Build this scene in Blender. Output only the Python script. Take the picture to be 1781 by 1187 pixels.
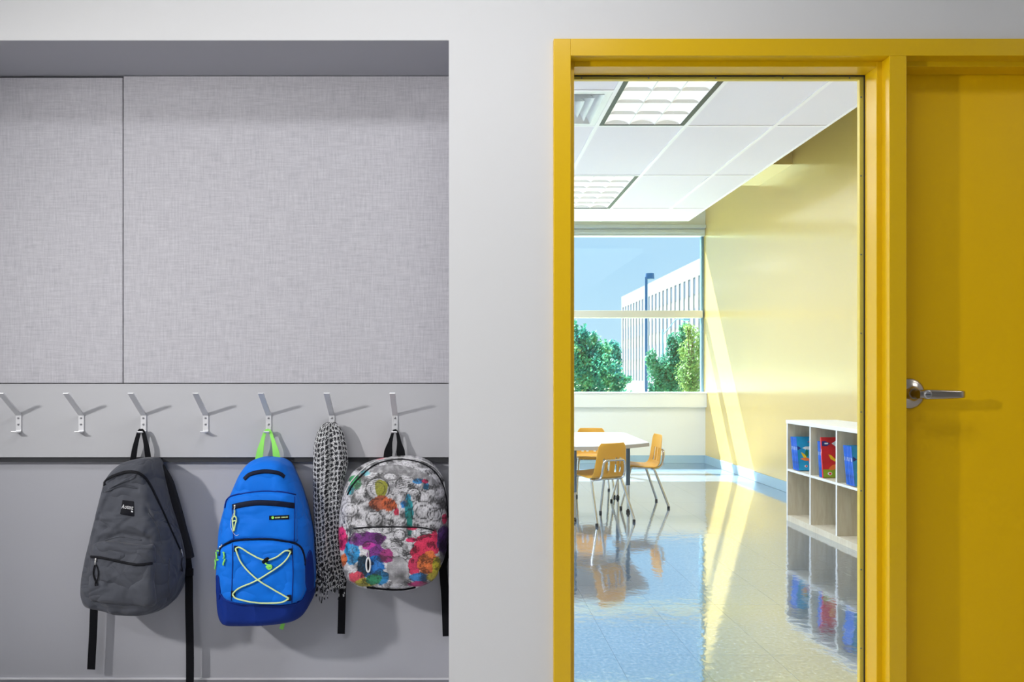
import bpy, bmesh, math, random
from mathutils import Vector, Matrix, noise
from mathutils.bvhtree import BVHTree

random.seed(7)
for o in list(bpy.data.objects):
    bpy.data.objects.remove(o)
S = bpy.context.scene
COL = S.collection

# ------------------------------------------------------------------ camera, world, sun, lights, exposure
E = 1.09                      # eye height
F = 1240.0                    # focal length in pixels of a 1781 px wide frame
VX, VY = 801.0, 654.0         # where lines running straight away from the camera meet
cam_d = bpy.data.cameras.new('camera')
cam_d.sensor_width = 36.0
cam_d.lens = F * 36.0 / 1781.0
cam_d.shift_x = (890.5 - VX) / 1781.0
cam_d.shift_y = (VY - 593.5) / 1781.0
cam_d.clip_start = 0.05
cam_d.clip_end = 800
cam = bpy.data.objects.new('camera', cam_d)
cam.location = (0, 0, E)
cam.rotation_euler = (math.pi / 2, 0, 0)
COL.objects.link(cam)
S.camera = cam

S.view_settings.view_transform = 'Standard'
S.view_settings.look = 'None'
S.view_settings.exposure = 0.0
S.cycles.blur_glossy = 0.2
S.view_settings.gamma = 1.0
S.view_settings.use_curve_mapping = False

w = bpy.data.worlds.new('sky')
S.world = w
w.use_nodes = True
nt = w.node_tree
nt.nodes.clear()
wo = nt.nodes.new('ShaderNodeOutputWorld')
bg = nt.nodes.new('ShaderNodeBackground')
tc = nt.nodes.new('ShaderNodeTexCoord')
sx = nt.nodes.new('ShaderNodeSeparateXYZ')
rp = nt.nodes.new('ShaderNodeValToRGB')
rp.color_ramp.elements[0].position = 0.0
rp.color_ramp.elements[0].color = (0.60, 0.83, 0.98, 1)
rp.color_ramp.elements[1].position = 0.6
rp.color_ramp.elements[1].color = (0.30, 0.58, 0.95, 1)
nt.links.new(tc.outputs['Generated'], sx.inputs[0])
nt.links.new(sx.outputs['Z'], rp.inputs[0])
nt.links.new(rp.outputs[0], bg.inputs['Color'])
bg.inputs['Strength'].default_value = 1.12
nt.links.new(bg.outputs[0], wo.inputs[0])


def add_light(name, kind, loc, direction, energy, color=(1, 1, 1), **kw):
    d = bpy.data.lights.new(name, kind)
    d.energy = energy
    d.color = color
    for k, v in kw.items():
        setattr(d, k, v)
    o = bpy.data.objects.new(name, d)
    o.location = loc
    o.rotation_euler = Vector(direction).to_track_quat('-Z', 'Y').to_euler()
    COL.objects.link(o)
    return o


SUN_DIR = Vector((0.50, -1.0, -1.725))
add_light('sun', 'SUN', (0, 40, 40), SUN_DIR, 36.0, (1.0, 0.985, 0.98), angle=0.010)
# hallway: small lamp on the left, soft ceiling panels, fill added behind the camera
add_light('hall_lamp', 'SPOT', (-2.75, 0.33, 1.97), Vector((0.45, 2.15, 0.95)) - Vector((-2.75, 0.33, 1.97)), 255.0,
          (1.0, 0.985, 0.97), spot_size=math.radians(80), spot_blend=1.0, shadow_soft_size=0.07)
for lx, ly, pw in ((-3.0, 1.15, 10.0), (0.05, 1.15, 17.0), (3.7, 1.15, 17.0), (-1.6, -1.1, 34.0)):
    add_light('hall_panel_or_fill', 'AREA', (lx, ly, 2.70), (0, 0, -1), pw, (0.97, 0.98, 1.0), shape='RECTANGLE', size=1.2, size_y=0.3)


# ------------------------------------------------------------------ helpers
def P(px, py, D):
    return Vector(((px - VX) * D / F, D, E + (VY - py) * D / F))


def srgb(r, g, b):
    def f(c):
        c /= 255.0
        return c / 12.92 if c <= 0.04045 else ((c + 0.055) / 1.055) ** 2.4
    return (f(r), f(g), f(b), 1.0)


class NT:
    """small node-tree writer"""
    def __init__(self, name):
        self.m = bpy.data.materials.new(name)
        self.m.use_nodes = True
        self.t = self.m.node_tree
        self.t.nodes.clear()
        self.out = self.t.nodes.new('ShaderNodeOutputMaterial')

    def n(self, typ, **kw):
        nd = self.t.nodes.new(typ)
        for k, v in kw.items():
            if k.startswith('i_'):
                key = k[2:]
                nd.inputs[int(key) if key.isdigit() else key.replace('_', ' ')].default_value = v
            else:
                setattr(nd, k, v)
        return nd

    def l(self, a, b):
        self.t.links.new(a, b)


def mat(name, col, rough=0.5, metal=0.0, spec=0.5, bump=0.0, bscale=200.0, vary=0.0, vscale=4.0, coat=0.0, croughness=0.08, cior=1.5, emit=None, emit_s=0.0,
        stretch=(1, 1, 1), sheen=0.0, wrinkle=0.0, wsc=11.0):
    x = NT(name)
    b = x.n('ShaderNodeBsdfPrincipled')
    col = tuple(col) if len(col) == 4 else tuple(col) + (1.0,)
    b.inputs['Base Color'].default_value = col
    b.inputs['Roughness'].default_value = rough
    b.inputs['Metallic'].default_value = metal
    b.inputs['Specular IOR Level'].default_value = spec
    b.inputs['Coat Weight'].default_value = coat
    b.inputs['Coat Roughness'].default_value = croughness
    b.inputs['Coat IOR'].default_value = cior
    b.inputs['Sheen Weight'].default_value = sheen
    if emit:
        b.inputs['Emission Color'].default_value = tuple(emit) + (1.0,) if len(emit) == 3 else emit
        b.inputs['Emission Strength'].default_value = emit_s
    tcd = x.n('ShaderNodeTexCoord')
    mp = x.n('ShaderNodeMapping')
    mp.inputs['Scale'].default_value = stretch
    x.l(tcd.outputs['Object'], mp.inputs[0])
    if vary > 0:
        nz = x.n('ShaderNodeTexNoise')
        nz.inputs['Scale'].default_value = vscale
        nz.inputs['Detail'].default_value = 4
        x.l(mp.outputs[0], nz.inputs['Vector'])
        r = x.n('ShaderNodeValToRGB')
        r.color_ramp.elements[0].position = 0.3
        r.color_ramp.elements[1].position = 0.7
        r.color_ramp.elements[0].color = tuple(c * (1 - vary) for c in col[:3]) + (1,)
        r.color_ramp.elements[1].color = tuple(min(1, c * (1 + vary)) for c in col[:3]) + (1,)
        x.l(nz.outputs['Fac'], r.inputs[0])
        x.l(r.outputs[0], b.inputs['Base Color'])
    if bump > 0:
        nb = x.n('ShaderNodeTexNoise')
        nb.inputs['Scale'].default_value = bscale
        nb.inputs['Detail'].default_value = 3
        x.l(mp.outputs[0], nb.inputs['Vector'])
        bp = x.n('ShaderNodeBump')
        bp.inputs['Strength'].default_value = bump
        bp.inputs['Distance'].default_value = 0.002
        x.l(nb.outputs['Fac'], bp.inputs['Height'])
        if wrinkle > 0:
            wm = x.n('ShaderNodeMapping')
            wm.inputs['Scale'].default_value = (1.0, 1.0, 1.5)
            wm.inputs['Rotation'].default_value = (0, 0.5, 0)
            x.l(tcd.outputs['Object'], wm.inputs[0])
            wn_ = x.n('ShaderNodeTexNoise')
            wn_.inputs['Scale'].default_value = wsc
            wn_.inputs['Detail'].default_value = 2.0
            wn_.inputs['Roughness'].default_value = 0.4
            wn_.inputs['Distortion'].default_value = 0.7
            x.l(wm.outputs[0], wn_.inputs['Vector'])
            b2 = x.n('ShaderNodeBump')
            b2.inputs['Strength'].default_value = wrinkle
            b2.inputs['Distance'].default_value = 0.06
            m1 = x.n('ShaderNodeMath', operation='SUBTRACT')
            m1.inputs[1].default_value = 0.5
            x.l(wn_.outputs['Fac'], m1.inputs[0])
            m2 = x.n('ShaderNodeMath', operation='ABSOLUTE')
            x.l(m1.outputs[0], m2.inputs[0])
            m3 = x.n('ShaderNodeMath', operation='POWER')
            m3.inputs[1].default_value = 0.8
            x.l(m2.outputs[0], m3.inputs[0])
            x.l(m3.outputs[0], b2.inputs['Height'])
            x.l(b2.outputs[0], bp.inputs['Normal'])
        x.l(bp.outputs[0], b.inputs['Normal'])
    x.l(b.outputs[0], x.out.inputs[0])
    return x.m


class MB:
    """collects geometry in world (or local) coordinates"""
    def __init__(self):
        self.v, self.f, self.mi, self.uv = [], [], [], None

    def add(self, vs, fs, mi=0):
        k = len(self.v)
        self.v += [Vector(p) for p in vs]
        self.f += [tuple(i + k for i in f) for f in fs]
        self.mi += [mi] * len(fs)
        return self

    def box(self, x0, x1, y0, y1, z0, z1, mi=0):
        vs = [(x, y, z) for z in (z0, z1) for y in (y0, y1) for x in (x0, x1)]
        return self.add(vs, [(0, 2, 3, 1), (4, 5, 7, 6), (0, 1, 5, 4), (2, 6, 7, 3), (0, 4, 6, 2), (1, 3, 7, 5)], mi)

    def prism(self, poly, axis, a, b, mi=0):
        """poly: 2-D points; axis 0/1/2 the extrusion axis from a to b"""
        def mk(p, t):
            if axis == 0: return (t, p[0], p[1])
            if axis == 1: return (p[0], t, p[1])
            return (p[0], p[1], t)
        n = len(poly)
        vs = [mk(p, a) for p in poly] + [mk(p, b) for p in poly]
        fs = [tuple(range(n))[::-1], tuple(range(n, 2 * n))] + [(i, (i + 1) % n, n + (i + 1) % n, n + i) for i in range(n)]
        return self.add(vs, fs, mi)

    def cyl(self, c0, c1, r0, r1=None, n=16, mi=0, cap=True):
        r1 = r0 if r1 is None else r1
        c0, c1 = Vector(c0), Vector(c1)
        d = (c1 - c0).normalized()
        a = d.orthogonal().normalized()
        b = d.cross(a)
        vs = []
        for c, r in ((c0, r0), (c1, r1)):
            for i in range(n):
                t = 2 * math.pi * i / n
                vs.append(c + r * (math.cos(t) * a + math.sin(t) * b))
        fs = [(i, (i + 1) % n, n + (i + 1) % n, n + i) for i in range(n)]
        if cap:
            fs += [tuple(range(n))[::-1], tuple(range(n, 2 * n))]
        return self.add(vs, fs, mi)

    def lathe(self, c, axis, prof, n=24, mi=0):
        """prof: (distance along axis, radius)"""
        c, d = Vector(c), Vector(axis).normalized()
        a = d.orthogonal().normalized()
        b = d.cross(a)
        vs = []
        for t, r in prof:
            for i in range(n):
                q = 2 * math.pi * i / n
                vs.append(c + d * t + r * (math.cos(q) * a + math.sin(q) * b))
        fs = []
        for k in range(len(prof) - 1):
            fs += [(k * n + i, k * n + (i + 1) % n, (k + 1) * n + (i + 1) % n, (k + 1) * n + i) for i in range(n)]
        fs += [tuple(range(n))[::-1], tuple(range((len(prof) - 1) * n, len(prof) * n))]
        return self.add(vs, fs, mi)

    def tube(self, path, r, n=8, mi=0, ry=None, ups=None, rs=None):
        """sweep an ellipse (r wide, ry thick along 'ups') along a path"""
        path = [Vector(p) for p in path]
        ry = r if ry is None else ry
        vs, m = [], len(path)
        prev = None
        for k, p in enumerate(path):
            t = (path[min(k + 1, m - 1)] - path[max(k - 1, 0)])
            t = t.normalized() if t.length > 1e-9 else Vector((0, 0, 1))
            if ups:
                u = Vector(ups[k])
                u = (u - t * u.dot(t))
                u = u.normalized() if u.length > 1e-6 else t.orthogonal().normalized()
            else:
                u = prev - t * prev.dot(t) if prev is not None else t.orthogonal()
                u = u.normalized() if u.length > 1e-6 else t.orthogonal().normalized()
            prev = u
            s = t.cross(u)
            q = rs[k] if rs else 1.0
            for i in range(n):
                a = 2 * math.pi * i / n
                if ups and n == 4:
                    a += math.pi / 4
                    vs.append(p + s * (r * q * math.cos(a) * 1.4142) + u * (ry * math.sin(a) * 1.4142))
                else:
                    vs.append(p + s * (r * q * math.cos(a)) + u * (ry * q * math.sin(a)))
        fs = []
        for k in range(m - 1):
            fs += [(k * n + i, k * n + (i + 1) % n, (k + 1) * n + (i + 1) % n, (k + 1) * n + i) for i in range(n)]
        fs += [tuple(range(n))[::-1], tuple(range((m - 1) * n, m * n))]
        return self.add(vs, fs, mi)

    def bvh(self):
        return BVHTree.FromPolygons(self.v, self.f)


ORG = {}      # world position of every object's origin (all built unrotated)


def setp(o, label=None, cat=None, group=None, kind=None):
    if label: o['label'] = label
    if cat: o['category'] = cat
    if group: o['group'] = group
    if kind: o['kind'] = kind
    return o


def empty(name, loc, label=None, cat=None, group=None, kind=None):
    o = bpy.data.objects.new(name, None)
    o.location = loc
    o.empty_display_size = 0.05
    COL.objects.link(o)
    ORG[o.name] = Vector(loc)
    return setp(o, label, cat, group, kind)


def build(name, mb, mats, parent=None, smooth=False, bevel=0.0, bseg=2, recalc=True, sharp=None, merge=False, **props):
    """links the collected geometry as one mesh object"""
    mats = mats if isinstance(mats, (list, tuple)) else [mats]
    if parent is not None:
        org = ORG[parent.name]
    else:
        xs = [p.x for p in mb.v]; ys = [p.y for p in mb.v]; zs = [p.z for p in mb.v]
        org = Vector(((min(xs) + max(xs)) / 2, (min(ys) + max(ys)) / 2, min(zs)))
    me = bpy.data.meshes.new(name)
    me.from_pydata([p - org for p in mb.v], [], mb.f)
    for m in mats:
        me.materials.append(m)
    if len(mats) > 1:
        for p, i in zip(me.polygons, mb.mi):
            p.material_index = i
    if mb.uv:
        uvl = me.uv_layers.new(name='UVMap')
        for lp in me.loops:
            uvl.data[lp.index].uv = mb.uv[lp.vertex_index]
    if recalc or merge:
        bm = bmesh.new()
        bm.from_mesh(me)
        if merge:
            bmesh.ops.remove_doubles(bm, verts=bm.verts, dist=2e-5)
        bmesh.ops.recalc_face_normals(bm, faces=bm.faces)
        bm.to_mesh(me)
        bm.free()
    if smooth:
        for p in me.polygons:
            p.use_smooth = True
        if sharp:
            me.set_sharp_from_angle(angle=math.radians(sharp))
    o = bpy.data.objects.new(name, me)
    COL.objects.link(o)
    if parent is not None:
        o.parent = parent
        ORG[o.name] = org
    else:
        o.location = org
        ORG[o.name] = org
    if bevel > 0:
        md = o.modifiers.new('bevel', 'BEVEL')
        md.width = bevel
        md.segments = bseg
        md.limit_method = 'ANGLE'
    return setp(o, **props)


def boxo(name, b, m, parent=None, **kw):
    return build(name, MB().box(*b), m, parent, **kw)


def crom(pts, per=8, closed=False):
    """Catmull-Rom through points (any dimension)"""
    pts = [Vector(p) for p in pts]
    n = len(pts)
    out = []
    rng = n if closed else n - 1
    for i in range(rng):
        if closed:
            p0, p1, p2, p3 = pts[(i - 1) % n], pts[i], pts[(i + 1) % n], pts[(i + 2) % n]
        else:
            p0, p1, p2, p3 = pts[max(i - 1, 0)], pts[i], pts[i + 1], pts[min(i + 2, n - 1)]
        for k in range(per):
            t = k / per
            out.append(0.5 * ((2 * p1) + (p2 - p0) * t + (2 * p0 - 5 * p1 + 4 * p2 - p3) * t * t + (3 * p1 - p0 - 3 * p2 + p3) * t ** 3))
    if not closed:
        out.append(pts[-1].copy())
    return out


def resample(pts, n, closed=False):
    q = list(pts) + ([pts[0]] if closed else [])
    L = [0.0]
    for a, b in zip(q, q[1:]):
        L.append(L[-1] + (b - a).length)
    out, j = [], 0
    for k in range(n):
        d = L[-1] * k / (n if closed else n - 1)
        while j < len(L) - 2 and L[j + 1] < d:
            j += 1
        s = (d - L[j]) / max(L[j + 1] - L[j], 1e-12)
        out.append(q[j].lerp(q[j + 1], min(max(s, 0), 1)))
    return out


# ------------------------------------------------------------------ materials
M = {}
M['wall'] = mat('hall_wall_paint', (0.66, 0.66, 0.665), 0.75, spec=0.25, bump=0.05, bscale=500)
M['recess'] = mat('recess_grey_paint', (0.42, 0.42, 0.455), 0.7, spec=0.25, bump=0.04, bscale=500)
M['rail'] = mat('rail_grey_paint', (0.47, 0.47, 0.49), 0.55, spec=0.3)
M['frame'] = mat('mustard_enamel', srgb(218, 176, 4), 0.38, spec=0.2, coat=0.5, croughness=0.2, cior=1.5, bump=0.03, bscale=300)
M['bead'] = mat('bead_enamel', srgb(232, 205, 90), 0.35, spec=0.5)
M['door'] = mat('mustard_door_paint', srgb(232, 184, 0), 0.42, spec=0.2, bump=0.04, bscale=250)
M['yellow'] = mat('classroom_yellow_paint', srgb(208, 180, 98), 0.4, spec=0.4, coat=1.0, croughness=0.17, cior=2.35, bump=0.06, bscale=120)
M['white'] = mat('white_paint', (0.78, 0.79, 0.78), 0.6, spec=0.3)
M['pale'] = mat('pale_wall_paint', (0.72, 0.74, 0.68), 0.5, spec=0.3)
M['hallfloor'] = mat('hall_floor_tile', (0.60, 0.60, 0.61), 0.35, vary=0.1, vscale=30)
M['tbar'] = mat('ceiling_grid_enamel', (0.90, 0.88, 0.93), 0.45)
M['ctile'] = mat('ceiling_tile_mineral', (0.83, 0.80, 0.88), 0.8, spec=0.2, bump=0.08, bscale=300)
M['black'] = mat('black_trim', (0.012, 0.013, 0.018), 0.5)
M['dark'] = mat('dark_gap', (0.02, 0.02, 0.02), 0.7)
M['louvre'] = mat('louvre_white', (0.83, 0.83, 0.83), 0.3, spec=0.5)
M['lens'] = mat('lamp_lens', (0.85, 0.84, 0.84), 0.5, emit=(1.0, 0.97, 0.96), emit_s=0.45)
M['vent'] = mat('vent_white_enamel', (0.80, 0.82, 0.84), 0.4)
M['alu'] = mat('window_aluminium', (0.62, 0.70, 0.76), 0.35, metal=0.3)
M['basebl'] = mat('classroom_rubber_base', srgb(150, 180, 196), 0.3, spec=0.5)
M['basehall'] = mat('hall_rubber_base', (0.22, 0.22, 0.24), 0.5)
M['baselit'] = mat('hall_base_lit_edge', (0.75, 0.75, 0.77), 0.5)
M['hook'] = mat('satin_aluminium', (0.72, 0.72, 0.74), 0.4, metal=0.4)
M['screw'] = mat('screw_steel', (0.30, 0.30, 0.32), 0.4, metal=0.9)
M['bronze'] = mat('aged_nickel', (0.42, 0.38, 0.33), 0.24, metal=1.0)
M['steel'] = mat('key_cylinder_steel', (0.55, 0.55, 0.56), 0.25, metal=1.0)
M['chrome'] = mat('chrome_tube', (0.72, 0.74, 0.76), 0.12, metal=1.0)
M['legblue'] = mat('table_leg_enamel', (0.10, 0.16, 0.24), 0.35)
M['glide'] = mat('glide_plastic', (0.03, 0.03, 0.035), 0.5)
M['shell'] = mat('mustard_polypropylene', srgb(226, 172, 66), 0.42, spec=0.45, bump=0.05, bscale=400)
M['tabletop'] = mat('white_laminate', (0.82, 0.83, 0.84), 0.22, spec=0.5)
M['tableedge'] = mat('table_edge_band', (0.50, 0.47, 0.42), 0.5)
M['melamine'] = mat('pale_melamine', (0.80, 0.82, 0.84), 0.35)


def glass_mat(name, tint, refl=0.5):
    x = NT(name)
    tr = x.n('ShaderNodeBsdfTransparent')
    tr.inputs[0].default_value = tint
    gl = x.n('ShaderNodeBsdfGlossy')
    gl.inputs['Roughness'].default_value = 0.01
    lw = x.n('ShaderNodeLayerWeight')
    lw.inputs['Blend'].default_value = 0.5
    fr = x.n('ShaderNodeMath', operation='POWER')
    fr.inputs[1].default_value = 5.0
    x.l(lw.outputs['Facing'], fr.inputs[0])
    mu = x.n('ShaderNodeMath', operation='MULTIPLY_ADD')
    mu.inputs[1].default_value = 0.96 * refl
    mu.inputs[2].default_value = 0.04 * refl
    mx = x.n('ShaderNodeMixShader')
    x.l(fr.outputs[0], mu.inputs[0])
    x.l(mu.outputs[0], mx.inputs[0])
    x.l(tr.outputs[0], mx.inputs[1])
    x.l(gl.outputs[0], mx.inputs[2])
    x.l(mx.outputs[0], x.out.inputs[0])
    return x.m


M['glass'] = glass_mat('clear_glass', (0.965, 0.99, 0.985, 1), 0.5)
M['wglass'] = glass_mat('window_glass', (0.95, 0.985, 1.0, 1), 0.7)


def fabric_panel_mat():
    """woven grey wall covering: crossed long threads"""
    x = NT('woven_grey_wallcovering')
    b = x.n('ShaderNodeBsdfPrincipled')
    b.inputs['Roughness'].default_value = 0.9
    b.inputs['Specular IOR Level'].default_value = 0.1
    t = x.n('ShaderNodeTexCoord')
    facs = []
    for sc in ((14, 1, 190), (190, 1, 14)):
        mp = x.n('ShaderNodeMapping')
        mp.inputs['Scale'].default_value = sc
        x.l(t.outputs['Object'], mp.inputs[0])
        nz = x.n('ShaderNodeTexNoise')
        nz.inputs['Scale'].default_value = 1.0
        nz.inputs['Detail'].default_value = 5
        nz.inputs['Roughness'].default_value = 0.75
        x.l(mp.outputs[0], nz.inputs['Vector'])
        facs.append(nz)
    ad = x.n('ShaderNodeMath', operation='ADD')
    x.l(facs[0].outputs['Fac'], ad.inputs[0])
    x.l(facs[1].outputs['Fac'], ad.inputs[1])
    hf = x.n('ShaderNodeMath', operation='MULTIPLY')
    hf.inputs[1].default_value = 0.5
    x.l(ad.outputs[0], hf.inputs[0])
    r = x.n('ShaderNodeValToRGB')
    r.color_ramp.elements[0].position = 0.33
    r.color_ramp.elements[0].color = (0.37, 0.36, 0.395, 1)
    r.color_ramp.elements[1].position = 0.68
    r.color_ramp.elements[1].color = (0.60, 0.59, 0.62, 1)
    x.l(hf.outputs[0], r.inputs[0])
    x.l(r.outputs[0], b.inputs['Base Color'])
    bp = x.n('ShaderNodeBump')
    bp.inputs['Strength'].default_value = 0.25
    bp.inputs['Distance'].default_value = 0.0015
    x.l(hf.outputs[0], bp.inputs['Height'])
    x.l(bp.outputs[0], b.inputs['Normal'])
    x.l(b.outputs[0], x.out.inputs[0])
    return x.m


M['panel'] = fabric_panel_mat()


def floor_mat():
    """polished speckled vinyl tile"""
    x = NT('polished_speckled_vinyl')
    b = x.n('ShaderNodeBsdfPrincipled')
    t = x.n('ShaderNodeTexCoord')
    oi = x.n('ShaderNodeObjectInfo')
    geo = x.n('ShaderNodeNewGeometry')
    nz = x.n('ShaderNodeTexNoise')
    nz.inputs['Scale'].default_value = 75.0
    nz.inputs['Detail'].default_value = 3
    x.l(geo.outputs['Position'], nz.inputs['Vector'])
    vo = x.n('ShaderNodeTexVoronoi')
    vo.inputs['Scale'].default_value = 110.0
    x.l(geo.outputs['Position'], vo.inputs['Vector'])
    r = x.n('ShaderNodeValToRGB')
    els = r.color_ramp.elements
    els[0].position = 0.30; els[0].color = (0.02, 0.04, 0.08, 1)
    els[1].position = 0.70; els[1].color = (0.48, 0.55, 0.61, 1)
    e = els.new(0.46); e.color = (0.11, 0.17, 0.25, 1)
    e = els.new(0.56); e.color = (0.17, 0.24, 0.32, 1)
    x.l(nz.outputs['Fac'], r.inputs[0])
    r2 = x.n('ShaderNodeValToRGB')
    r2.color_ramp.elements[0].position = 0.08; r2.color_ramp.elements[0].color = (1.25, 1.25, 1.22, 1)
    r2.color_ramp.elements[1].position = 0.22; r2.color_ramp.elements[1].color = (1, 1, 1, 1)
    x.l(vo.outputs['Distance'], r2.inputs[0])
    mu = x.n('ShaderNodeMix', data_type='RGBA', blend_type='MULTIPLY')
    mu.inputs[0].default_value = 1.0
    x.l(r.outputs[0], mu.inputs[6]); x.l(r2.outputs[0], mu.inputs[7])
    hv = x.n('ShaderNodeHueSaturation')
    mr = x.n('ShaderNodeMapRange')
    mr.inputs[3].default_value = 0.94; mr.inputs[4].default_value = 1.06
    x.l(oi.outputs['Random'], mr.inputs[0])
    x.l(mr.outputs[0], hv.inputs['Value'])
    x.l(mu.outputs[2], hv.inputs['Color'])
    wv = x.n('ShaderNodeTexNoise')
    wv.inputs['Scale'].default_value = 16.0
    wv.inputs['Detail'].default_value = 3
    x.l(geo.outputs['Position'], wv.inputs['Vector'])
    bp = x.n('ShaderNodeBump')
    bp.inputs['Strength'].default_value = 0.07
    bp.inputs['Distance'].default_value = 0.01
    x.l(wv.outputs['Fac'], bp.inputs['Height'])
    df = x.n('ShaderNodeBsdfDiffuse')
    x.l(hv.outputs[0], df.inputs['Color'])
    gl = x.n('ShaderNodeBsdfGlossy')
    gl.inputs['Roughness'].default_value = 0.07
    gl.inputs['Color'].default_value = (0.97, 0.98, 1.0, 1)
    x.l(bp.outputs[0], gl.inputs['Normal'])
    lw = x.n('ShaderNodeLayerWeight')
    lw.inputs['Blend'].default_value = 0.5
    fa = x.n('ShaderNodeMath', operation='MULTIPLY_ADD')
    fa.inputs[1].default_value = 0.50
    fa.inputs[2].default_value = 0.30
    x.l(lw.outputs['Facing'], fa.inputs[0])
    mx = x.n('ShaderNodeMixShader')
    x.l(fa.outputs[0], mx.inputs[0])
    x.l(df.outputs[0], mx.inputs[1])
    x.l(gl.outputs[0], mx.inputs[2])
    x.t.nodes.remove(b)
    x.l(mx.outputs[0], x.out.inputs[0])
    return x.m


M['vct'] = floor_mat()


def wood_mat():
    x = NT('maple_laminate')
    b = x.n('ShaderNodeBsdfPrincipled')
    t = x.n('ShaderNodeTexCoord')
    mp = x.n('ShaderNodeMapping')
    mp.inputs['Scale'].default_value = (9, 9, 1.2)
    x.l(t.outputs['Object'], mp.inputs[0])
    nz = x.n('ShaderNodeTexNoise')
    nz.inputs['Scale'].default_value = 5.0
    nz.inputs['Detail'].default_value = 4
    nz.inputs['Distortion'].default_value = 0.8
    x.l(mp.outputs[0], nz.inputs['Vector'])
    r = x.n('ShaderNodeValToRGB')
    r.color_ramp.elements[0].position = 0.3; r.color_ramp.elements[0].color = (0.56, 0.50, 0.38, 1)
    r.color_ramp.elements[1].position = 0.75; r.color_ramp.elements[1].color = (0.68, 0.64, 0.52, 1)
    x.l(nz.outputs['Fac'], r.inputs[0])
    x.l(r.outputs[0], b.inputs['Base Color'])
    b.inputs['Roughness'].default_value = 0.4
    x.l(b.outputs[0], x.out.inputs[0])
    return x.m


M['wood'] = wood_mat()

# ------------------------------------------------------------------ hallway shell
YW = 2.124          # hallway wall face
YF = 2.108          # face of the yellow steel frame
YP = 2.372          # face of panels and coat rail
YB = 2.397          # back of the recess
RX1 = -0.0343       # right edge of the recess
RX0 = -2.65
RZ1 = E + 584 * YW / F
FX0 = 162 * 0.0017  # outer left edge of the frame
FZ1 = E + 587 * 0.0017
FXD = 1.3192        # mullion's right edge: door opening starts
FX1 = FXD + 0.92
HALL_C = 2.75
mb = MB()
mb.box(-5, 5, YW, 2.262, RZ1, HALL_C)
mb.box(-5, RX0, YW, 2.262, 0, RZ1)
mb.box(RX1, FX0 + 0.02, YW, 2.262, 0, RZ1)
mb.box(FX1 + 0.03, 5, YW, 2.262, 0, RZ1)
mb.box(FX0 + 0.02, FX1 + 0.03, YW, 2.262, FZ1 - 0.02, RZ1)
build('wall_front', mb, M['wall'], kind='structure')
mb = MB()
mb.box(RX0 - 0.05, RX1 - 0.001, YB, YB + 0.06, 0, RZ1 + 0.1)
mb.box(RX0 - 0.05, RX1 - 0.001, YW + 0.0015, YB + 0.06, RZ1 - 0.001, RZ1 + 0.06)
mb.box(RX0 - 0.05, RX0 + 0.001, YW + 0.0015, YB, 0, RZ1)
mb.box(RX1 - 0.001, RX1 + 0.05, YW + 0.0015, YB + 0.06, 0, RZ1 + 0.06)
build('wall_recess', mb, M['recess'], kind='structure')
boxo('floor_hallway', (-5, 5, -2.4, YB + 0.06, -0.06, 0.0), M['hallfloor'], kind='structure')
boxo('ceiling_hallway', (-5, 5, -2.4, 2.262, HALL_C, HALL_C + 0.06), M['white'], kind='structure')
boxo('wall_rear', (-5, 5, -2.46, -2.4, 0, HALL_C), M['wall'], kind='structure')
boxo('wall_hallway_left', (-5.06, -5, -2.4, 2.262, 0, HALL_C), M['wall'], kind='structure')
boxo('wall_hallway_right', (5, 5.06, -2.4, 2.262, 0, HALL_C), M['wall'], kind='structure')
b = boxo('baseboard_recess', (RX0, RX1, YB - 0.008, YB, 0, 0.071), M['basehall'], kind='structure')
boxo('cap', (RX0, RX1, YB - 0.0085, YB, 0.071, 0.0745), M['baselit'], b)  # pale strip: lamplight on the baseboard's top edge, put into the colour

# fabric panels and coat rail in the recess
zp1 = E + 522 * YP / F
zr1 = E - 14 * YP / F
zr0 = E - 142 * YP / F
seam = (214 - VX) * YP / F
boxo('wall_panel', (RX0 + 0.002, seam - 0.0016, YP, YB, zr1 + 0.0025, zp1 - 0.006), M['panel'], bevel=0.0015,
     label='narrower woven grey fabric wall panel at the left edge of the recess', cat='wall panel', group='fabric wall panels in the recess')
boxo('wall_panel', (seam + 0.0016, RX1 - 0.003, YP, YB, zr1 + 0.0025, zp1 - 0.001), M['panel'], bevel=0.0015,
     label='wide woven grey fabric wall panel right of the vertical seam', cat='wall panel', group='fabric wall panels in the recess')
boxo('coat_rail', (RX0 + 0.002, RX1 - 0.003, YP, YB, zr0, zr1), M['rail'], bevel=0.001,
     label='flat light grey painted coat rail board carrying the hooks', cat='rail')

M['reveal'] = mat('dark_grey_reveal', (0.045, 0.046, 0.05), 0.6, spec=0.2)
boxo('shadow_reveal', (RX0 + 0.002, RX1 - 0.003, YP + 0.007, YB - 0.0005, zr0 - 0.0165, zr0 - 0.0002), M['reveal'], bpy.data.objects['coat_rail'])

# ------------------------------------------------------------------ coat hooks
def hook_mesh():
    w2, th = 0.0092, 0.004
    zt, zb = E - 68 * YP / F, E - 98.5 * YP / F
    tip_y = 2.276
    tip_z = E - 31.5 * tip_y / F
    outer = [(YP - th, zt), (tip_y, tip_z)]
    # profile (y,z) walked along the front, then back along the rear
    poly = [(YP, zb + 0.004), (YP, zt + 0.002), (tip_y + 0.0012, tip_z + 0.0042), (tip_y - 0.001, tip_z + 0.0005), (YP - th, zt - 0.002),
            (YP - th, zb + 0.006), (YP - 0.008, zb + 0.0035), (YP - 0.026, zb + 0.0035), (YP - 0.029, zb + 0.0065), (YP - 0.0305, zb + 0.004),
            (YP - 0.028, zb), (YP - 0.004, zb)]
    return poly, w2, zt, zb


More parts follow.
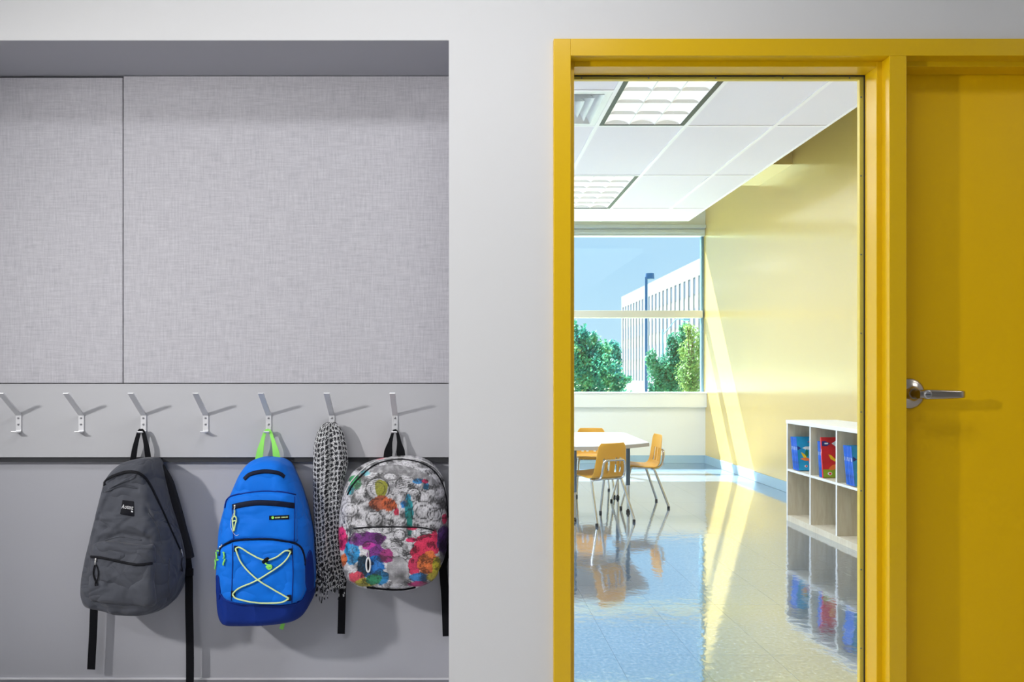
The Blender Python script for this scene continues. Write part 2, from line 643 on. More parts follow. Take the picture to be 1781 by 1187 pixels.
hook_names = ['leftmost bare aluminium coat hook, cut by the left edge of the picture',
              'bare aluminium coat hook, second from the left',
              'aluminium coat hook holding the grey backpack',
              'bare aluminium coat hook between the grey and the blue backpack',
              'aluminium coat hook holding the lime loop of the blue backpack',
              'aluminium coat hook over which the dotted scarf hangs',
              'aluminium coat hook holding the patterned backpack, nearest the recess corner']
hook_px = [32, 141, 249.3, 357.5, 467, 577, 687]
for hx, lb in zip(hook_px, hook_names):
    poly, w2, zt, zb = hook_mesh()
    cx = (hx - VX) * (YP - 0.004) / F
    mb = MB().prism(poly, 0, cx - w2, cx + w2)
    h = build('coat_hook', mb, M['hook'], bevel=0.0008, label=lb, cat='coat hook', group='aluminium hooks along the coat rail')
    for zz in (zt - 0.0105, zt - 0.0315):
        build('screw', MB().lathe((cx, YP - 0.0045, zz), (0, -1, 0), [(0, 0.0034), (0.0012, 0.0034), (0.0018, 0.002)], 12), M['screw'], h)

# ------------------------------------------------------------------ yellow steel frame with sidelight and door
tf = empty('trim_1', (FX0, YF, 0), kind='structure')
fw = 0.0508
ST = 0.016                      # stop projection
R1, R2 = 0.038, 0.062           # rabbet depth, stop depth
DEP = 0.154
xl0, xl1 = FX0, FX0 + fw        # left jamb face
xm0, xm1 = FXD - fw, FXD        # mullion face
xr0, xr1 = FX1, FX1 + fw
zt0 = FZ1 - fw
SILL = 0.10


def channel(parent, name, boxes):
    mbx = MB()
    for bb in boxes:
        mbx.box(*bb)
    return build(name, mbx, M['frame'], parent, bevel=0.0016)


channel(tf, 'jamb', [(xl0, xl1, YF, YF + DEP, 0, FZ1), (xl1 - 0.001, xl1 + ST, YF + R1, YF + R1 + R2, SILL, zt0 + 0.001)])
channel(tf, 'mullion', [(xm0, xm1, YF, YF + DEP, 0, zt0), (xm0 - ST, xm0 + 0.001, YF + R1, YF + R1 + R2, SILL, zt0 + 0.001),
                        (xm1 - 0.001, xm1 + ST, YF + R1, YF + R1 + R2 - 0.002, 0, zt0 + 0.001)])
channel(tf, 'jamb', [(xr0, xr1, YF, YF + DEP, 0, FZ1), (xr0 - ST, xr0 + 0.001, YF + R1, YF + R1 + R2 - 0.002, 0, zt0 + 0.001)])
channel(tf, 'head', [(xl1, xr0, YF, YF + DEP, zt0, FZ1), (xl1 + ST, xm0 - ST, YF + R1, YF + R1 + R2, zt0 - ST, zt0 + 0.001),
                     (xm1 + ST, xr0 - ST, YF + R1, YF + R1 + R2 - 0.002, zt0 - ST, zt0 + 0.001)])
channel(tf, 'sill', [(xl1, xm0, YF, YF + DEP, SILL - 0.06, SILL), (xl1 + ST, xm0 - ST, YF + R1, YF + R1 + R2, SILL - 0.001, SILL + ST),
                     (xl1, xm0, YF + 0.01, YF + DEP - 0.01, 0, SILL - 0.059)])
# sidelight glass held by screwed beads
yg = YF + R1 + R2
wn = empty('window_1', (xl1, yg, SILL), kind='structure')
gx0, gx1, gz0, gz1 = xl1 + 0.002, xm0 - 0.002, SILL + 0.002, zt0 - 0.002
boxo('pane', (gx0, gx1, yg + 0.0015, yg + 0.0075, gz0, gz1), M['glass'], wn)
bw, bd = 0.0275, 0.014
yb0 = yg + 0.009
boxo('glazing_bead', (xm0 - bw, xm0, yb0, yb0 + bd, SILL, zt0), M['bead'], wn, bevel=0.001)
boxo('glazing_bead', (xl1, xl1 + bw * 0.62, yb0, yb0 + bd, SILL, zt0), M['bead'], wn, bevel=0.001)
boxo('glazing_bead', (xl1 + bw * 0.62, xm0 - bw, yb0, yb0 + bd, zt0 - bw + 0.002, zt0), M['bead'], wn, bevel=0.001)
boxo('glazing_bead', (xl1 + bw * 0.62, xm0 - bw, yb0, yb0 + bd, SILL, SILL + bw), M['bead'], wn, bevel=0.001)
# dark gasket between stop and glass
gk = 0.0035
boxo('gasket', (xm0 - ST - gk, xm0 - ST + 0.002, yg, yg + 0.0014, SILL + ST, zt0 - ST), M['dark'], wn)
boxo('gasket', (xl1 + ST - 0.002, xl1 + ST + gk, yg, yg + 0.0014, SILL + ST, zt0 - ST), M['dark'], wn)
boxo('gasket', (xl1 + ST, xm0 - ST, yg, yg + 0.0014, zt0 - ST - gk, zt0 - ST + 0.002), M['dark'], wn)
boxo('gasket', (xl1 + ST, xm0 - ST, yg, yg + 0.0014, SILL + ST - 0.002, SILL + ST + gk), M['dark'], wn)
for k in range(8):
    zz = 1.957 - k * 0.245
    if zz > 0.2:
        build('screw', MB().lathe((xm0 - bw + 0.0045, yb0 + 0.001, zz), (0, -1, 0), [(0, 0.0026), (0.0016, 0.0026), (0.0022, 0.0012)], 10), M['screw'], wn)
for k in range(5):
    xx = (1012.5 + k * 117 - VX) * yg / F
    build('screw', MB().lathe((xx, yb0 + 0.001, zt0 - bw + 0.007), (0, -1, 0), [(0, 0.0026), (0.0016, 0.0026), (0.0022, 0.0012)], 10), M['screw'], wn)

# door
yd = YF + R1 + R2
d1 = boxo('door_1', (xm1 + 0.003, xr0 - 0.003, yd, yd + 0.044, 0.008, zt0 - 0.003), M['door'], bevel=0.002, kind='structure')
hc = P(1581, 685, yd)
dh = empty('door_handle', (0, 0, 0))
dh.parent = d1
dh.location = (0, 0, 0)
ORG[dh.name] = ORG[d1.name].copy()
build('rose', MB().lathe(hc, (0, -1, 0), [(-0.002, 0.046), (0.003, 0.047), (0.006, 0.0455), (0.010, 0.038), (0.013, 0.026), (0.020, 0.019), (0.026, 0.0165)], 40),
      M['bronze'], dh, smooth=True, sharp=40)
# lever: neck turning into a flat-faced bar
mb = MB()
mb.cyl(hc + Vector((0, -0.02, 0)), hc + Vector((0, -0.060, 0)), 0.0145, 0.0135, 24)
lev = []
for k in range(15):
    t = k / 14
    xx = -0.014 + 0.144 * t
    hh = 0.0160 - 0.0048 * t
    dd = 0.0105 - 0.003 * t
    yy = -0.0655 - 0.004 * math.sin(t * math.pi) + (0.010 * max(0, (t - 0.86) / 0.14) ** 2)
    if t < 0.08:
        hh *= 0.75
    lev.append((xx, yy, hh, dd))
n = 16
vs, fs = [], []
for xx, yy, hh, dd in lev:
    for i in range(n):
        a = 2 * math.pi * i / n
        ca, sa = math.cos(a), math.sin(a)
        sq = lambda c, e: math.copysign(abs(c) ** e, c)
        vs.append(hc + Vector((xx, yy + dd * sq(ca, 0.6), -0.001 + hh * sq(sa, 0.55))))
for k in range(len(lev) - 1):
    fs += [(k * n + i, k * n + (i + 1) % n, (k + 1) * n + (i + 1) % n, (k + 1) * n + i) for i in range(n)]
fs += [tuple(range(n))[::-1], tuple(range((len(lev) - 1) * n, len(lev) * n))]
mb.add(vs, fs)
build('lever', mb, M['bronze'], dh, smooth=True, sharp=50)
kc = hc + Vector((0.008, -0.0765, -0.001))
build('lock_cylinder', MB().lathe(kc, (0, -1, 0), [(-0.004, 0.0125), (0.0012, 0.0125), (0.002, 0.0112), (0.0014, 0.0095), (0.0022, 0.0085), (0.0022, 0.001)], 24), M['steel'], dh, smooth=True, sharp=30)
boxo('keyway', (kc.x - 0.0065, kc.x + 0.0065, kc.y - 0.0030, kc.y - 0.0018, kc.z - 0.0009, kc.z + 0.0009), M['dark'], dh)

# ------------------------------------------------------------------ classroom shell
YR = 2.262          # back of the hallway wall
XR = 3.05           # right wall
XLc = -4.2
YN = 8.878          # window wall, inner face
YE = 8.995
ZC = E + 1.727      # hung ceiling
ZT = 3.62           # structural ceiling
boxo('wall_right', (XR, XR + 0.12, YR, YE + 0.05, -0.02, ZT), M['yellow'], kind='structure')
boxo('wall_left', (XLc - 0.1, XLc, YR, YE + 0.05, -0.02, ZT), M['pale'], kind='structure')
boxo('wall_back', (-5.06, XR + 0.12, YR - 0.1, YR, HALL_C + 0.06, ZT), M['pale'], kind='structure')
boxo('ceiling_upper', (XLc - 0.1, XR + 0.12, YR - 0.1, YE + 0.05, ZT, ZT + 0.1), M['white'], kind='structure')
WX0, WX1 = -3.6, 3.045
WZ0, WZ1, WZ2 = 0.882, 2.837, 2.955
mb = MB()
mb.box(XLc, XR, YN, YE, 0, WZ0 - 0.03)
mb.box(XLc, XR, YN, YE, WZ2, ZT)
mb.box(XLc, WX0, YN, YE, WZ0 - 0.03, WZ2)
build('wall_far', mb, M['pale'], kind='structure')
boxo('baseboard_far', (XLc, XR - 0.012, YN - 0.011, YN, 0.0, 0.1), M['basebl'], kind='structure', bevel=0.002)
boxo('baseboard_right', (XR - 0.011, XR, YR, YN, 0.0, 0.1), M['basebl'], kind='structure', bevel=0.002)

# window 2: long exterior window
w2 = empty('window_2', (0, YN, WZ0), kind='structure')
MZ0, MZ1 = 1.815, 1.905
boxo('head', (WX0, XR - 0.002, YN + 0.004, YE, WZ1, WZ2), M['alu'], w2, bevel=0.003)
boxo('shade_track', (WX0, XR - 0.002, YN - 0.03, YN + 0.004, WZ2 - 0.026, WZ2 + 0.012), M['alu'], w2, bevel=0.003)
boxo('shade_track', (WX0, XR - 0.02, YN - 0.016, YN + 0.004, WZ1 + 0.03, WZ2 - 0.05), M['alu'], w2, bevel=0.003)
boxo('sill_frame', (WX0, XR - 0.002, YN + 0.01, YE, WZ0 - 0.03, WZ0 + 0.004), M['alu'], w2, bevel=0.003)
M['transom'] = mat('transom_aluminium', (0.62, 0.62, 0.54), 0.4, metal=0.2)
boxo('transom', (WX0, XR - 0.03, YN + 0.012, YE - 0.005, MZ0, MZ1), M['transom'], w2, bevel=0.002)
M['jambblue'] = mat('blue_grey_window_enamel', (0.16, 0.30, 0.42), 0.4)
boxo('jamb', (XR - 0.030, XR - 0.002, YN + 0.06, YE, WZ0, WZ1), M['jambblue'], w2, bevel=0.002)
boxo('jamb', (WX0, WX0 + 0.05, YN + 0.01, YE, WZ0, WZ1), M['alu'], w2, bevel=0.002)
vm = [-1.75, -0.15, 1.18]
for xx in vm:
    boxo('mullion', (xx - 0.03, xx + 0.03, YN + 0.012, YE - 0.005, WZ0, WZ1), M['alu'], w2, bevel=0.002)
xs = [WX0 + 0.05] + vm + [XR - 0.034]
for a, c in zip(xs, xs[1:]):
    a2 = a + (0.03 if a in vm else 0)
    c2 = c - (0.03 if c in vm else 0)
    for z0, z1 in ((WZ0 + 0.004, MZ0), (MZ1, WZ1)):
        boxo('pane', (a2, c2, YE - 0.045, YE - 0.039, z0, z1), M['wglass'], w2)
boxo('trim_2', (WX0, XR - 0.001, YN - 0.055, YN, 0.70, WZ0 - 0.012), M['pale'], bevel=0.003, kind='structure')
boxo('sill_board', (WX0, XR - 0.001, YN - 0.07, YN + 0.012, WZ0 - 0.0118, WZ0 + 0.006), M['white'], bpy.data.objects['trim_2'], bevel=0.003)

# yellow bulkhead above the ceiling edge
boxo('trim_3', (0.5, XR, 6.555, 7.287, 3.035, ZT), M['yellow'], kind='structure')

# hung ceiling: grid, tiles, troffers
cxs = [2.169 - 0.6145 * k for k in range(0, 11)]
cx_edge = 2.542
rows = [2.486, 3.706, 4.926, 6.146, 7.366, 7.961]
ce = empty('ceiling', (0, 5, ZC), kind='structure')
xsr = [cx_edge] + cxs
tw = 0.0135
for k, xx in enumerate(xsr):
    if k == 0:
        boxo('edge_trim', (xx - 0.02, xx + 0.003, YR + 0.002, rows[-1], ZC - 0.001, ZC + 0.05), M['tbar'], ce)
    else:
        boxo('grid_bar', (xx - tw, xx + tw, YR + 0.002, rows[-1] - 0.02, ZC - 0.003, ZC + 0.02), M['tbar'], ce)
boxo('edge_trim', (xsr[-1], cx_edge - 0.02, rows[-1] - 0.02, rows[-1], ZC - 0.001, ZC + 0.05), M['tbar'], ce)
for a, c in zip(xsr[1:], xsr[:-1]):
    for yy in rows[:-1]:
        boxo('grid_bar', (a + tw, c - (tw if c != cx_edge else 0.02), yy - tw * 0.8, yy + tw * 0.8, ZC - 0.0026, ZC + 0.02), M['tbar'], ce)

FIX = {}
for col in (2, 5, 8):
    for rr in (1, 3):
        FIX[(col, rr)] = True
tile_me = {}
ybands = [YR + 0.002] + rows
for ci, (a, c) in enumerate(zip(xsr[1:], xsr[:-1])):
    for ri, (y0, y1) in enumerate(zip(ybands, ybands[1:])):
        if (ci, ri - 1) in FIX and ri > 0:
            continue
        a2, c2 = a + 0.011, c - (0.011 if ci else 0.02)
        q0, q1 = y0 + (0.009 if ri else 0), y1 - (0.009 if ri < 5 else 0.02)
        if ci == 3 and ri == 2:
            q1 = 4.316 - 0.009
            boxo('grid_bar', (a + tw, c - tw, 4.316 - tw * 0.8, 4.316 + tw * 0.8, ZC - 0.0026, ZC + 0.02), M['tbar'], ce)
        key = (round(c2 - a2, 3), round(q1 - q0, 3))
        if key not in tile_me:
            tmp = MB().box(-(c2 - a2) / 2, (c2 - a2) / 2, -(q1 - q0) / 2, (q1 - q0) / 2, 0, 0.018)
            me = bpy.data.meshes.new('ceiling_tile')
            me.from_pydata(tmp.v, [], tmp.f)
            me.materials.append(M['ctile'])
            tile_me[key] = me
        o = bpy.data.objects.new('ceiling_tile', tile_me[key])
        COL.objects.link(o)
        o.parent = ce
        o.location = Vector(((a2 + c2) / 2, (q0 + q1) / 2, ZC + 0.002)) - ORG[ce.name]

TROFF = []


def troffer(x0, x1, y0, y1, label):
    t = empty('ceiling_light', ((x0 + x1) / 2, (y0 + y1) / 2, ZC - 0.002), label, 'ceiling light', 'recessed louvred ceiling lights in the classroom')
    x0 += 0.0145; x1 -= 0.0145; y0 += 0.0115; y1 -= 0.0115
    fr = MB()
    fwid = 0.030
    fr.box(x0, x0 + fwid, y0, y1, ZC - 0.002, ZC + 0.03)
    fr.box(x1 - fwid, x1, y0, y1, ZC - 0.002, ZC + 0.03)
    fr.box(x0 + fwid, x1 - fwid, y0, y0 + 0.012, ZC - 0.002, ZC + 0.003)
    fr.box(x0 + fwid, x1 - fwid, y1 - 0.012, y1, ZC - 0.002, ZC + 0.003)
    build('frame', fr, M['black'], t)
    ix0, ix1, iy0, iy1 = x0 + fwid, x1 - fwid, y0 + 0.012, y1 - 0.012
    # three curved reflector troughs
    for k in range(3):
        a = ix0 + (ix1 - ix0) * k / 3
        c = ix0 + (ix1 - ix0) * (k + 1) / 3
        vs, fs = [], []
        m = 10
        for j in range(m + 1):
            u = j / m
            zz = ZC + 0.004 + 0.028 * math.sin(math.pi * u) ** 0.7
            vs += [(a + (c - a) * u, iy0, zz), (a + (c - a) * u, iy1, zz)]
        fs = [(2 * j, 2 * j + 1, 2 * j + 3, 2 * j + 2) for j in range(m)]
        build('reflector', MB().add(vs, fs), M['lens'], t, smooth=True, recalc=False)
    for ye in (iy0 - 0.004, iy1):
        build('end_plate', MB().box(ix0, ix1, ye, ye + 0.004, ZC + 0.0031, ZC + 0.058), M['louvre'], t)
    # cross blades: thin V-shaped vanes
    for j in range(1, 6):
        yy = iy0 + (iy1 - iy0) * j / 6
        build('louvre_blade', MB().prism([(yy - 0.002, ZC + 0.022), (yy + 0.002, ZC + 0.022), (yy + 0.0012, ZC - 0.001), (yy - 0.0012, ZC - 0.001)], 0, ix0, ix1), M['louvre'], t)
    for k in range(1, 3):
        xx = ix0 + (ix1 - ix0) * k / 3
        build('louvre_blade', MB().prism([(xx - 0.005, ZC + 0.012), (xx + 0.005, ZC + 0.012), (xx + 0.001, ZC - 0.0005), (xx - 0.001, ZC - 0.0005)], 1, iy0, iy1), M['louvre'], t)
    build('housing', MB().box(x0, x1, y0, y1, ZC + 0.06, ZC + 0.075), M['vent'], t)
    add_light('troffer_light', 'AREA', ((x0 + x1) / 2, (y0 + y1) / 2, ZC - 0.012), (0, 0, -1), 38.0, (0.93, 0.93, 1.0), shape='RECTANGLE', size=0.5, size_y=1.1)


lbl = {(2, 1): 'nearer louvred white ceiling light with black edges, beside the air vent',
       (2, 3): 'farther louvred white ceiling light, close to the window wall'}
for (ci, ri) in FIX:
    a, c = xsr[ci + 1], xsr[ci]
    y0, y1 = ybands[ri + 1], ybands[ri + 2]
    if (ci, ri) in lbl:
        troffer(a, c, y0, y1, lbl[(ci, ri)])
    else:
        # out of sight from the hallway: the same lamp bodies, simpler
        t = empty('ceiling_light', ((a + c) / 2, (y0 + y1) / 2, ZC - 0.002), 'louvred ceiling light over the hidden left part of the classroom', 'ceiling light',
                  'recessed louvred ceiling lights in the classroom')
        boxo('reflector', (a + 0.015, c - 0.015, y0 + 0.012, y1 - 0.012, ZC + 0.01, ZC + 0.03), M['lens'], t)
        add_light('troffer_light', 'AREA', ((a + c) / 2, (y0 + y1) / 2, ZC - 0.012), (0, 0, -1), 38.0, (0.93, 0.93, 1.0), shape='RECTANGLE', size=0.5, size_y=1.1)

# square air vent with nested cones
vx0, vx1, vy0, vy1 = xsr[4] + 0.0145, xsr[3] - 0.0145, 4.316 + 0.012, 4.926 - 0.012
av = empty('air_vent', ((vx0 + vx1) / 2, (vy0 + vy1) / 2, ZC - 0.002), 'square white air vent with nested rings in the classroom ceiling', 'air vent')
vcx, vcy = (vx0 + vx1) / 2, (vy0 + vy1) / 2
hx, hy = (vx1 - vx0) / 2, (vy1 - vy0) / 2


def ring(s0, z0, s1, z1, th=0.002):
    vs = []
    for s, z in ((s0, z0), (s1, z1), (s1 - 0.006, z1 + th), (s0 - 0.006, z0 + th)):
        vs += [(vcx - hx * s, vcy - hy * s, z), (vcx + hx * s, vcy - hy * s, z), (vcx + hx * s, vcy + hy * s, z), (vcx - hx * s, vcy + hy * s, z)]
    fs = []
    for k in range(4):
        k2 = (k + 1) % 4
        fs += [(4 * k + i, 4 * k + (i + 1) % 4, 4 * k2 + (i + 1) % 4, 4 * k2 + i) for i in range(4)]
    return MB().add(vs, fs)


build('rim', ring(1.0, ZC - 0.002, 0.86, ZC - 0.0005), M['vent'], av)
for s0, s1 in ((0.86, 0.70), (0.68, 0.52), (0.50, 0.34)):
    build('vane', ring(s0, ZC - 0.004, s1, ZC + 0.055), M['vent'], av)
build('centre_plate', MB().box(vcx - hx * 0.3, vcx + hx * 0.3, vcy - hy * 0.3, vcy + hy * 0.3, ZC + 0.0, ZC + 0.003), M['vent'], av)
build('neck', MB().box(vx0 + 0.03, vx1 - 0.03, vy0 + 0.03, vy1 - 0.03, ZC + 0.09, ZC + 0.1), M['vent'], av)

# floor: slab plus individual vinyl tiles in the part of the room that shows
TS = 0.3048
tx0 = XR - 0.012 - 13 * TS
fl = empty('floor', (0, 5, 0), kind='structure')
boxo('slab', (XLc, XR, YR, YN, -0.06, -0.0035), M['dark'], fl)
boxo('border', (XLc, tx0 - 0.0005, YR, YN, -0.0035, 0.0), M['vct'], fl)
tme = bpy.data.meshes.new('floor_tile')
g = 0.0004
tb = MB().box(g, TS - g, g, TS - g, -0.0035, 0)
tme.from_pydata(tb.v, [], tb.f)
tme.materials.append(M['vct'])
ty0 = YN - 22 * TS
boxo('border', (tx0, XR, YR, ty0 + 0.0, -0.0035, 0.0), M['vct'], fl)
rt = random.Random(3)
for i in range(13):
    for j in range(22):
        o = bpy.data.objects.new('floor_tile', tme)
        COL.objects.link(o)
        o.parent = fl
        o.location = Vector((tx0 + i * TS, ty0 + j * TS, rt.uniform(-0.0001, 0.0001))) - ORG[fl.name]

# ------------------------------------------------------------------ cubby shelf and books
SX0, SX1 = 2.461, 2.845
SY1 = 5.37
BAY = 0.352
SH = 0.757
sh = empty('cubby_shelf', ((SX0 + SX1) / 2, SY1 - 2 * BAY, 0), 'low pale maple cubby shelf with two rows of square bays by the yellow wall', 'shelf')
pt = 0.016
NB = 4
boxo('top', (SX0 - 0.004, SX1, SY1 - NB * BAY - pt, SY1 + pt, SH - 0.026, SH), M['melamine'], sh, bevel=0.002)
boxo('bottom_panel', (SX0, SX1, SY1 - NB * BAY + pt / 2, SY1 - pt / 2, 0.0, 0.042), M['wood'], sh, bevel=0.001)
for k in range(NB + 1):
    yy = SY1 - k * BAY
    boxo('side_panel' if k in (0, NB) else 'divider', (SX0, SX1, yy - pt / 2, yy + pt / 2, 0.0 if k in (0, NB) else 0.042, SH - 0.026), M['wood'], sh, bevel=0.001)
    boxo('edge_band', (SX0 - 0.0015, SX0 - 0.0001, yy - pt / 2, yy + pt / 2, 0.0 if k in (0, NB) else 0.042, SH - 0.026), M['melamine'], sh)
for k in range(NB):
    y1, y0 = SY1 - k * BAY - pt / 2, SY1 - (k + 1) * BAY + pt / 2
    boxo('shelf_board', (SX0, SX1 - 0.012, y0, y1, 0.375, 0.391), M['wood'], sh, bevel=0.001)
    boxo('edge_band', (SX0 - 0.0015, SX0 - 0.0001, y0, y1, 0.375, 0.391), M['melamine'], sh)
boxo('edge_band', (SX0 - 0.0015, SX0 - 0.0001, SY1 - NB * BAY + pt / 2, SY1 - pt / 2, 0.0, 0.042), M['wood'], sh)
boxo('back_panel', (SX1 - 0.012, SX1 - 0.002, SY1 - NB * BAY + pt / 2, SY1 - pt / 2, 0.042, SH - 0.026), M['wood'], sh)

M['bookblue'] = mat('blue_book_cover', srgb(20, 150, 205), 0.35, vary=0.25, vscale=12)
M['bookspine'] = mat('blue_book_spine', srgb(25, 95, 200), 0.35, vary=0.35, vscale=25)
M['bookred'] = mat('red_book_cover', srgb(205, 32, 40), 0.35, vary=0.2, vscale=14)
M['pages'] = mat('book_pages', (0.80, 0.78, 0.72), 0.8)
PRN = {k: mat('print_' + k, srgb(*c), 0.4) for k, c in dict(white=(232, 236, 240), navy=(28, 42, 120), green=(20, 120, 90), yellow=(240, 200, 30), orange=(238, 120, 50),
       red=(225, 50, 60), pink=(225, 60, 110), lime=(140, 170, 30), grey=(70, 80, 100), blue=(30, 90, 190)).items()}


def leafpoly(cx, cz, rx, rz, rot=0, n=14, tip=True):
    out = []
    for i in range(n):
        a = 2 * math.pi * i / n
        x, z = rx * math.cos(a), rz * math.sin(a)
        if tip:
            x *= abs(math.cos(a)) ** 0.4 if math.cos(a) > 0 else 1.0
            z *= (1 - 0.45 * max(0, math.cos(a)))
        c, s = math.cos(rot), math.sin(rot)
        out.append((cx + x * c - z * s, cz + x * s + z * c))
    return out


def book(loc, th, wd, ht, tilt, kind, label, group, picture=False):
    """stands on its lower edge, spine towards the room; local x goes into the shelf, cover faces -y"""
    r = empty('picture_book', loc, label, 'book', group)
    cov = M['bookblue'] if kind == 'blue' else M['bookred']
    spn = M['bookspine'] if kind == 'blue' else cov

    def add(name, mbx, mm):
        o = build(name, mbx, mm, r)
        return o
    L = Vector(loc)

    def sh_(mbx):
        mbx.v = [p + L for p in mbx.v]
        return mbx
    c = 0.0012
    add('front_cover', sh_(MB().box(0.002, wd, -th, -th + c, 0, ht)), cov)
    add('back_cover', sh_(MB().box(0.002, wd, -c, 0, 0, ht)), cov)
    add('spine', sh_(MB().box(0, 0.0021, -th, 0, 0, ht)), spn)
    add('pages', sh_(MB().box(0.0022, wd - 0.003, -th + c, -c, 0.003, ht - 0.003)), M['pages'])
    add('spine_print', sh_(MB().box(-0.0004, -0.00001, -th * 0.60, -th * 0.38, ht * 0.61, ht * 0.71)), PRN['white'])
    if picture:
        y = -th - 0.0003
        mbx = MB()
        keys = ['white', 'navy', 'green', 'yellow', 'orange', 'red', 'pink', 'lime', 'grey', 'blue']

        def shape(poly, key, lift=0.0):
            poly = [(p[0] * wd, p[1] * ht) for p in poly]
            poly = [(min(max(p[0], 0.003), wd - 0.001), min(max(p[1], 0.001), ht - 0.001)) for p in poly]
            mbx.prism(poly, 1, y - lift - 0.0002, y + 0.0002 - lift, keys.index(key))
        if kind == 'blue':
            shape([(0.02, 0.61), (0.02, 0.74), (0.15, 0.67)], 'navy')
            shape([(0.18, 0.675), (0.30, 0.72), (0.95, 0.74), (0.95, 0.62), (0.30, 0.63)], 'white', 0.0002)
            shape([(0.46, 0.64), (0.46, 0.67), (0.90, 0.68), (0.90, 0.645)], 'grey', 0.0006)
            shape([(0.50, 0.69), (0.50, 0.705), (0.88, 0.715), (0.88, 0.70)], 'grey', 0.0006)
            shape([(0.40, 0.85), (0.40, 0.87), (0.70, 0.88), (0.70, 0.86)], 'red')
            shape(leafpoly(0.33, 0.53, 0.12, 0.06, 1.4), 'green', 0.0003)
            shape(leafpoly(0.22, 0.45, 0.13, 0.05, 2.3), 'yellow', 0.0005)
            shape(leafpoly(0.58, 0.47, 0.15, 0.07, 0.6), 'navy', 0.0004)
            shape(leafpoly(0.25, 0.34, 0.16, 0.05, 3.1), 'orange', 0.0007)
            shape(leafpoly(0.60, 0.33, 0.16, 0.06, 0.2), 'pink', 0.0008)
            shape(leafpoly(0.43, 0.25, 0.12, 0.06, 4.6), 'red', 0.0010)
            shape(leafpoly(0.27, 0.13, 0.055, 0.035, 0, tip=False), 'white', 0.0003)
            shape(leafpoly(0.28, 0.13, 0.035, 0.024, 0, tip=False), 'red', 0.0006)
        else:
            shape([(0.003, 0.0), (0.003, 0.20), (1, 0.22), (1, 0.0)], 'lime')
            shape([(0.01, 0.78), (0.01, 0.90), (0.14, 0.905), (0.30, 0.845), (0.18, 0.78)], 'navy', 0.0002)
            shape([(0.10, 0.825), (0.10, 0.862), (0.22, 0.865), (0.22, 0.828)], 'white', 0.0005)
            shape([(0.34, 0.845), (0.46, 0.905), (0.97, 0.91), (0.97, 0.77), (0.46, 0.775)], 'white', 0.0003)
            shape([(0.62, 0.80), (0.62, 0.88), (0.92, 0.88), (0.92, 0.80)], 'grey', 0.0006)
            shape(leafpoly(0.62, 0.58, 0.14, 0.13, 1.5), 'green', 0.0007)
            shape([(0.22, 0.57), (0.28, 0.46), (0.42, 0.40), (0.66, 0.385), (0.60, 0.43), (0.42, 0.47), (0.30, 0.56)], 'yellow', 0.0005)
            shape(leafpoly(0.40, 0.27, 0.20, 0.06, 0.3), 'orange', 0.0004)
            shape(leafpoly(0.23, 0.10, 0.075, 0.042, 0, tip=False), 'white', 0.0004)
            shape(leafpoly(0.24, 0.10, 0.045, 0.028, 0, tip=False), 'red', 0.0008)
        add('cover_picture', sh_(mbx), [PRN[k] for k in keys])['kind'] = 'stuff'
    r.rotation_euler = (tilt, 0, 0)
    return r


zsh = 0.3916
tl = math.radians(-10.5)
G1 = 'picture books in the cubby shelf'


def bookrow(y_far, n, th, tilt, speclabels, kinds, heights, x0):
    yy = y_far
    for k in range(n):
        t = th
        front = k == n - 1
        book((x0 + (0.0015 * ((k * 7) % 3 - 1)), yy, zsh + t * abs(math.sin(tilt))), t, 0.205, heights[k], tilt, kinds[k], speclabels[1] if front else speclabels[0], G1, front)
        yy -= (t + 0.0006) / math.cos(tilt)


bookrow(5.300, 6, 0.0135, tl, ('thin blue picture book packed behind the flower cover in the farthest bay', 'blue picture book with a bright flower cover in the farthest bay'),
        ['blue'] * 6, [0.243] * 6, 2.474)
bookrow(4.915, 4, 0.0130, math.radians(-6), ('thin blue picture book packed behind the red book in the middle bay', 'red picture book with lime green foot in the middle bay'),
        ['blue', 'blue', 'blue', 'red'], [0.245, 0.245, 0.245, 0.275], 2.474)
bookrow(4.567, 7, 0.0130, tl * 0.9, ('thin blue picture book packed behind the front one in the nearest visible bay', 'blue picture book at the front of the bay beside the frame'),
        ['blue'] * 7, [0.25] * 7, 2.474)

# ------------------------------------------------------------------ table
TZ = 0.57
tpts = [(1.470, 5.55), (1.22, 5.345), (1.01, 5.25), (0.83, 5.235), (0.62, 5.25), (0.42, 5.345), (0.18, 5.55), (0.145, 6.52), (0.20, 6.56), (1.45, 6.56), (1.506, 6.52)]
tb = empty('activity_table', (0.83, 5.9, 0), 'white laminate activity table with curved front edge and adjustable legs', 'table')
build('tabletop', MB().prism(tpts, 2, TZ - 0.004, TZ), M['tabletop'], tb, bevel=0.0015)
build('edge_band', MB().prism(tpts, 2, TZ - 0.030, TZ - 0.0041), M['tableedge'], tb, bevel=0.002)
for lx, ly in ((1.335, 5.68), (0.852, 5.33), (1.40, 6.35), (0.26, 6.35), (0.33, 5.68)):
    lg = build('leg', MB().cyl((lx, ly, 0.22), (lx, ly, TZ - 0.03), 0.0160, n=20), M['legblue'], tb, smooth=True, sharp=50)
    build('leg_insert', MB().cyl((lx, ly, 0.03), (lx, ly, 0.22), 0.0125, n=20), M['chrome'], lg, smooth=True, sharp=50)
    build('glide', MB().lathe((lx, ly, 0.0), (0, 0, 1), [(0, 0.014), (0.004, 0.016), (0.016, 0.016), (0.022, 0.010), (0.034, 0.009)], 18), M['glide'], lg)


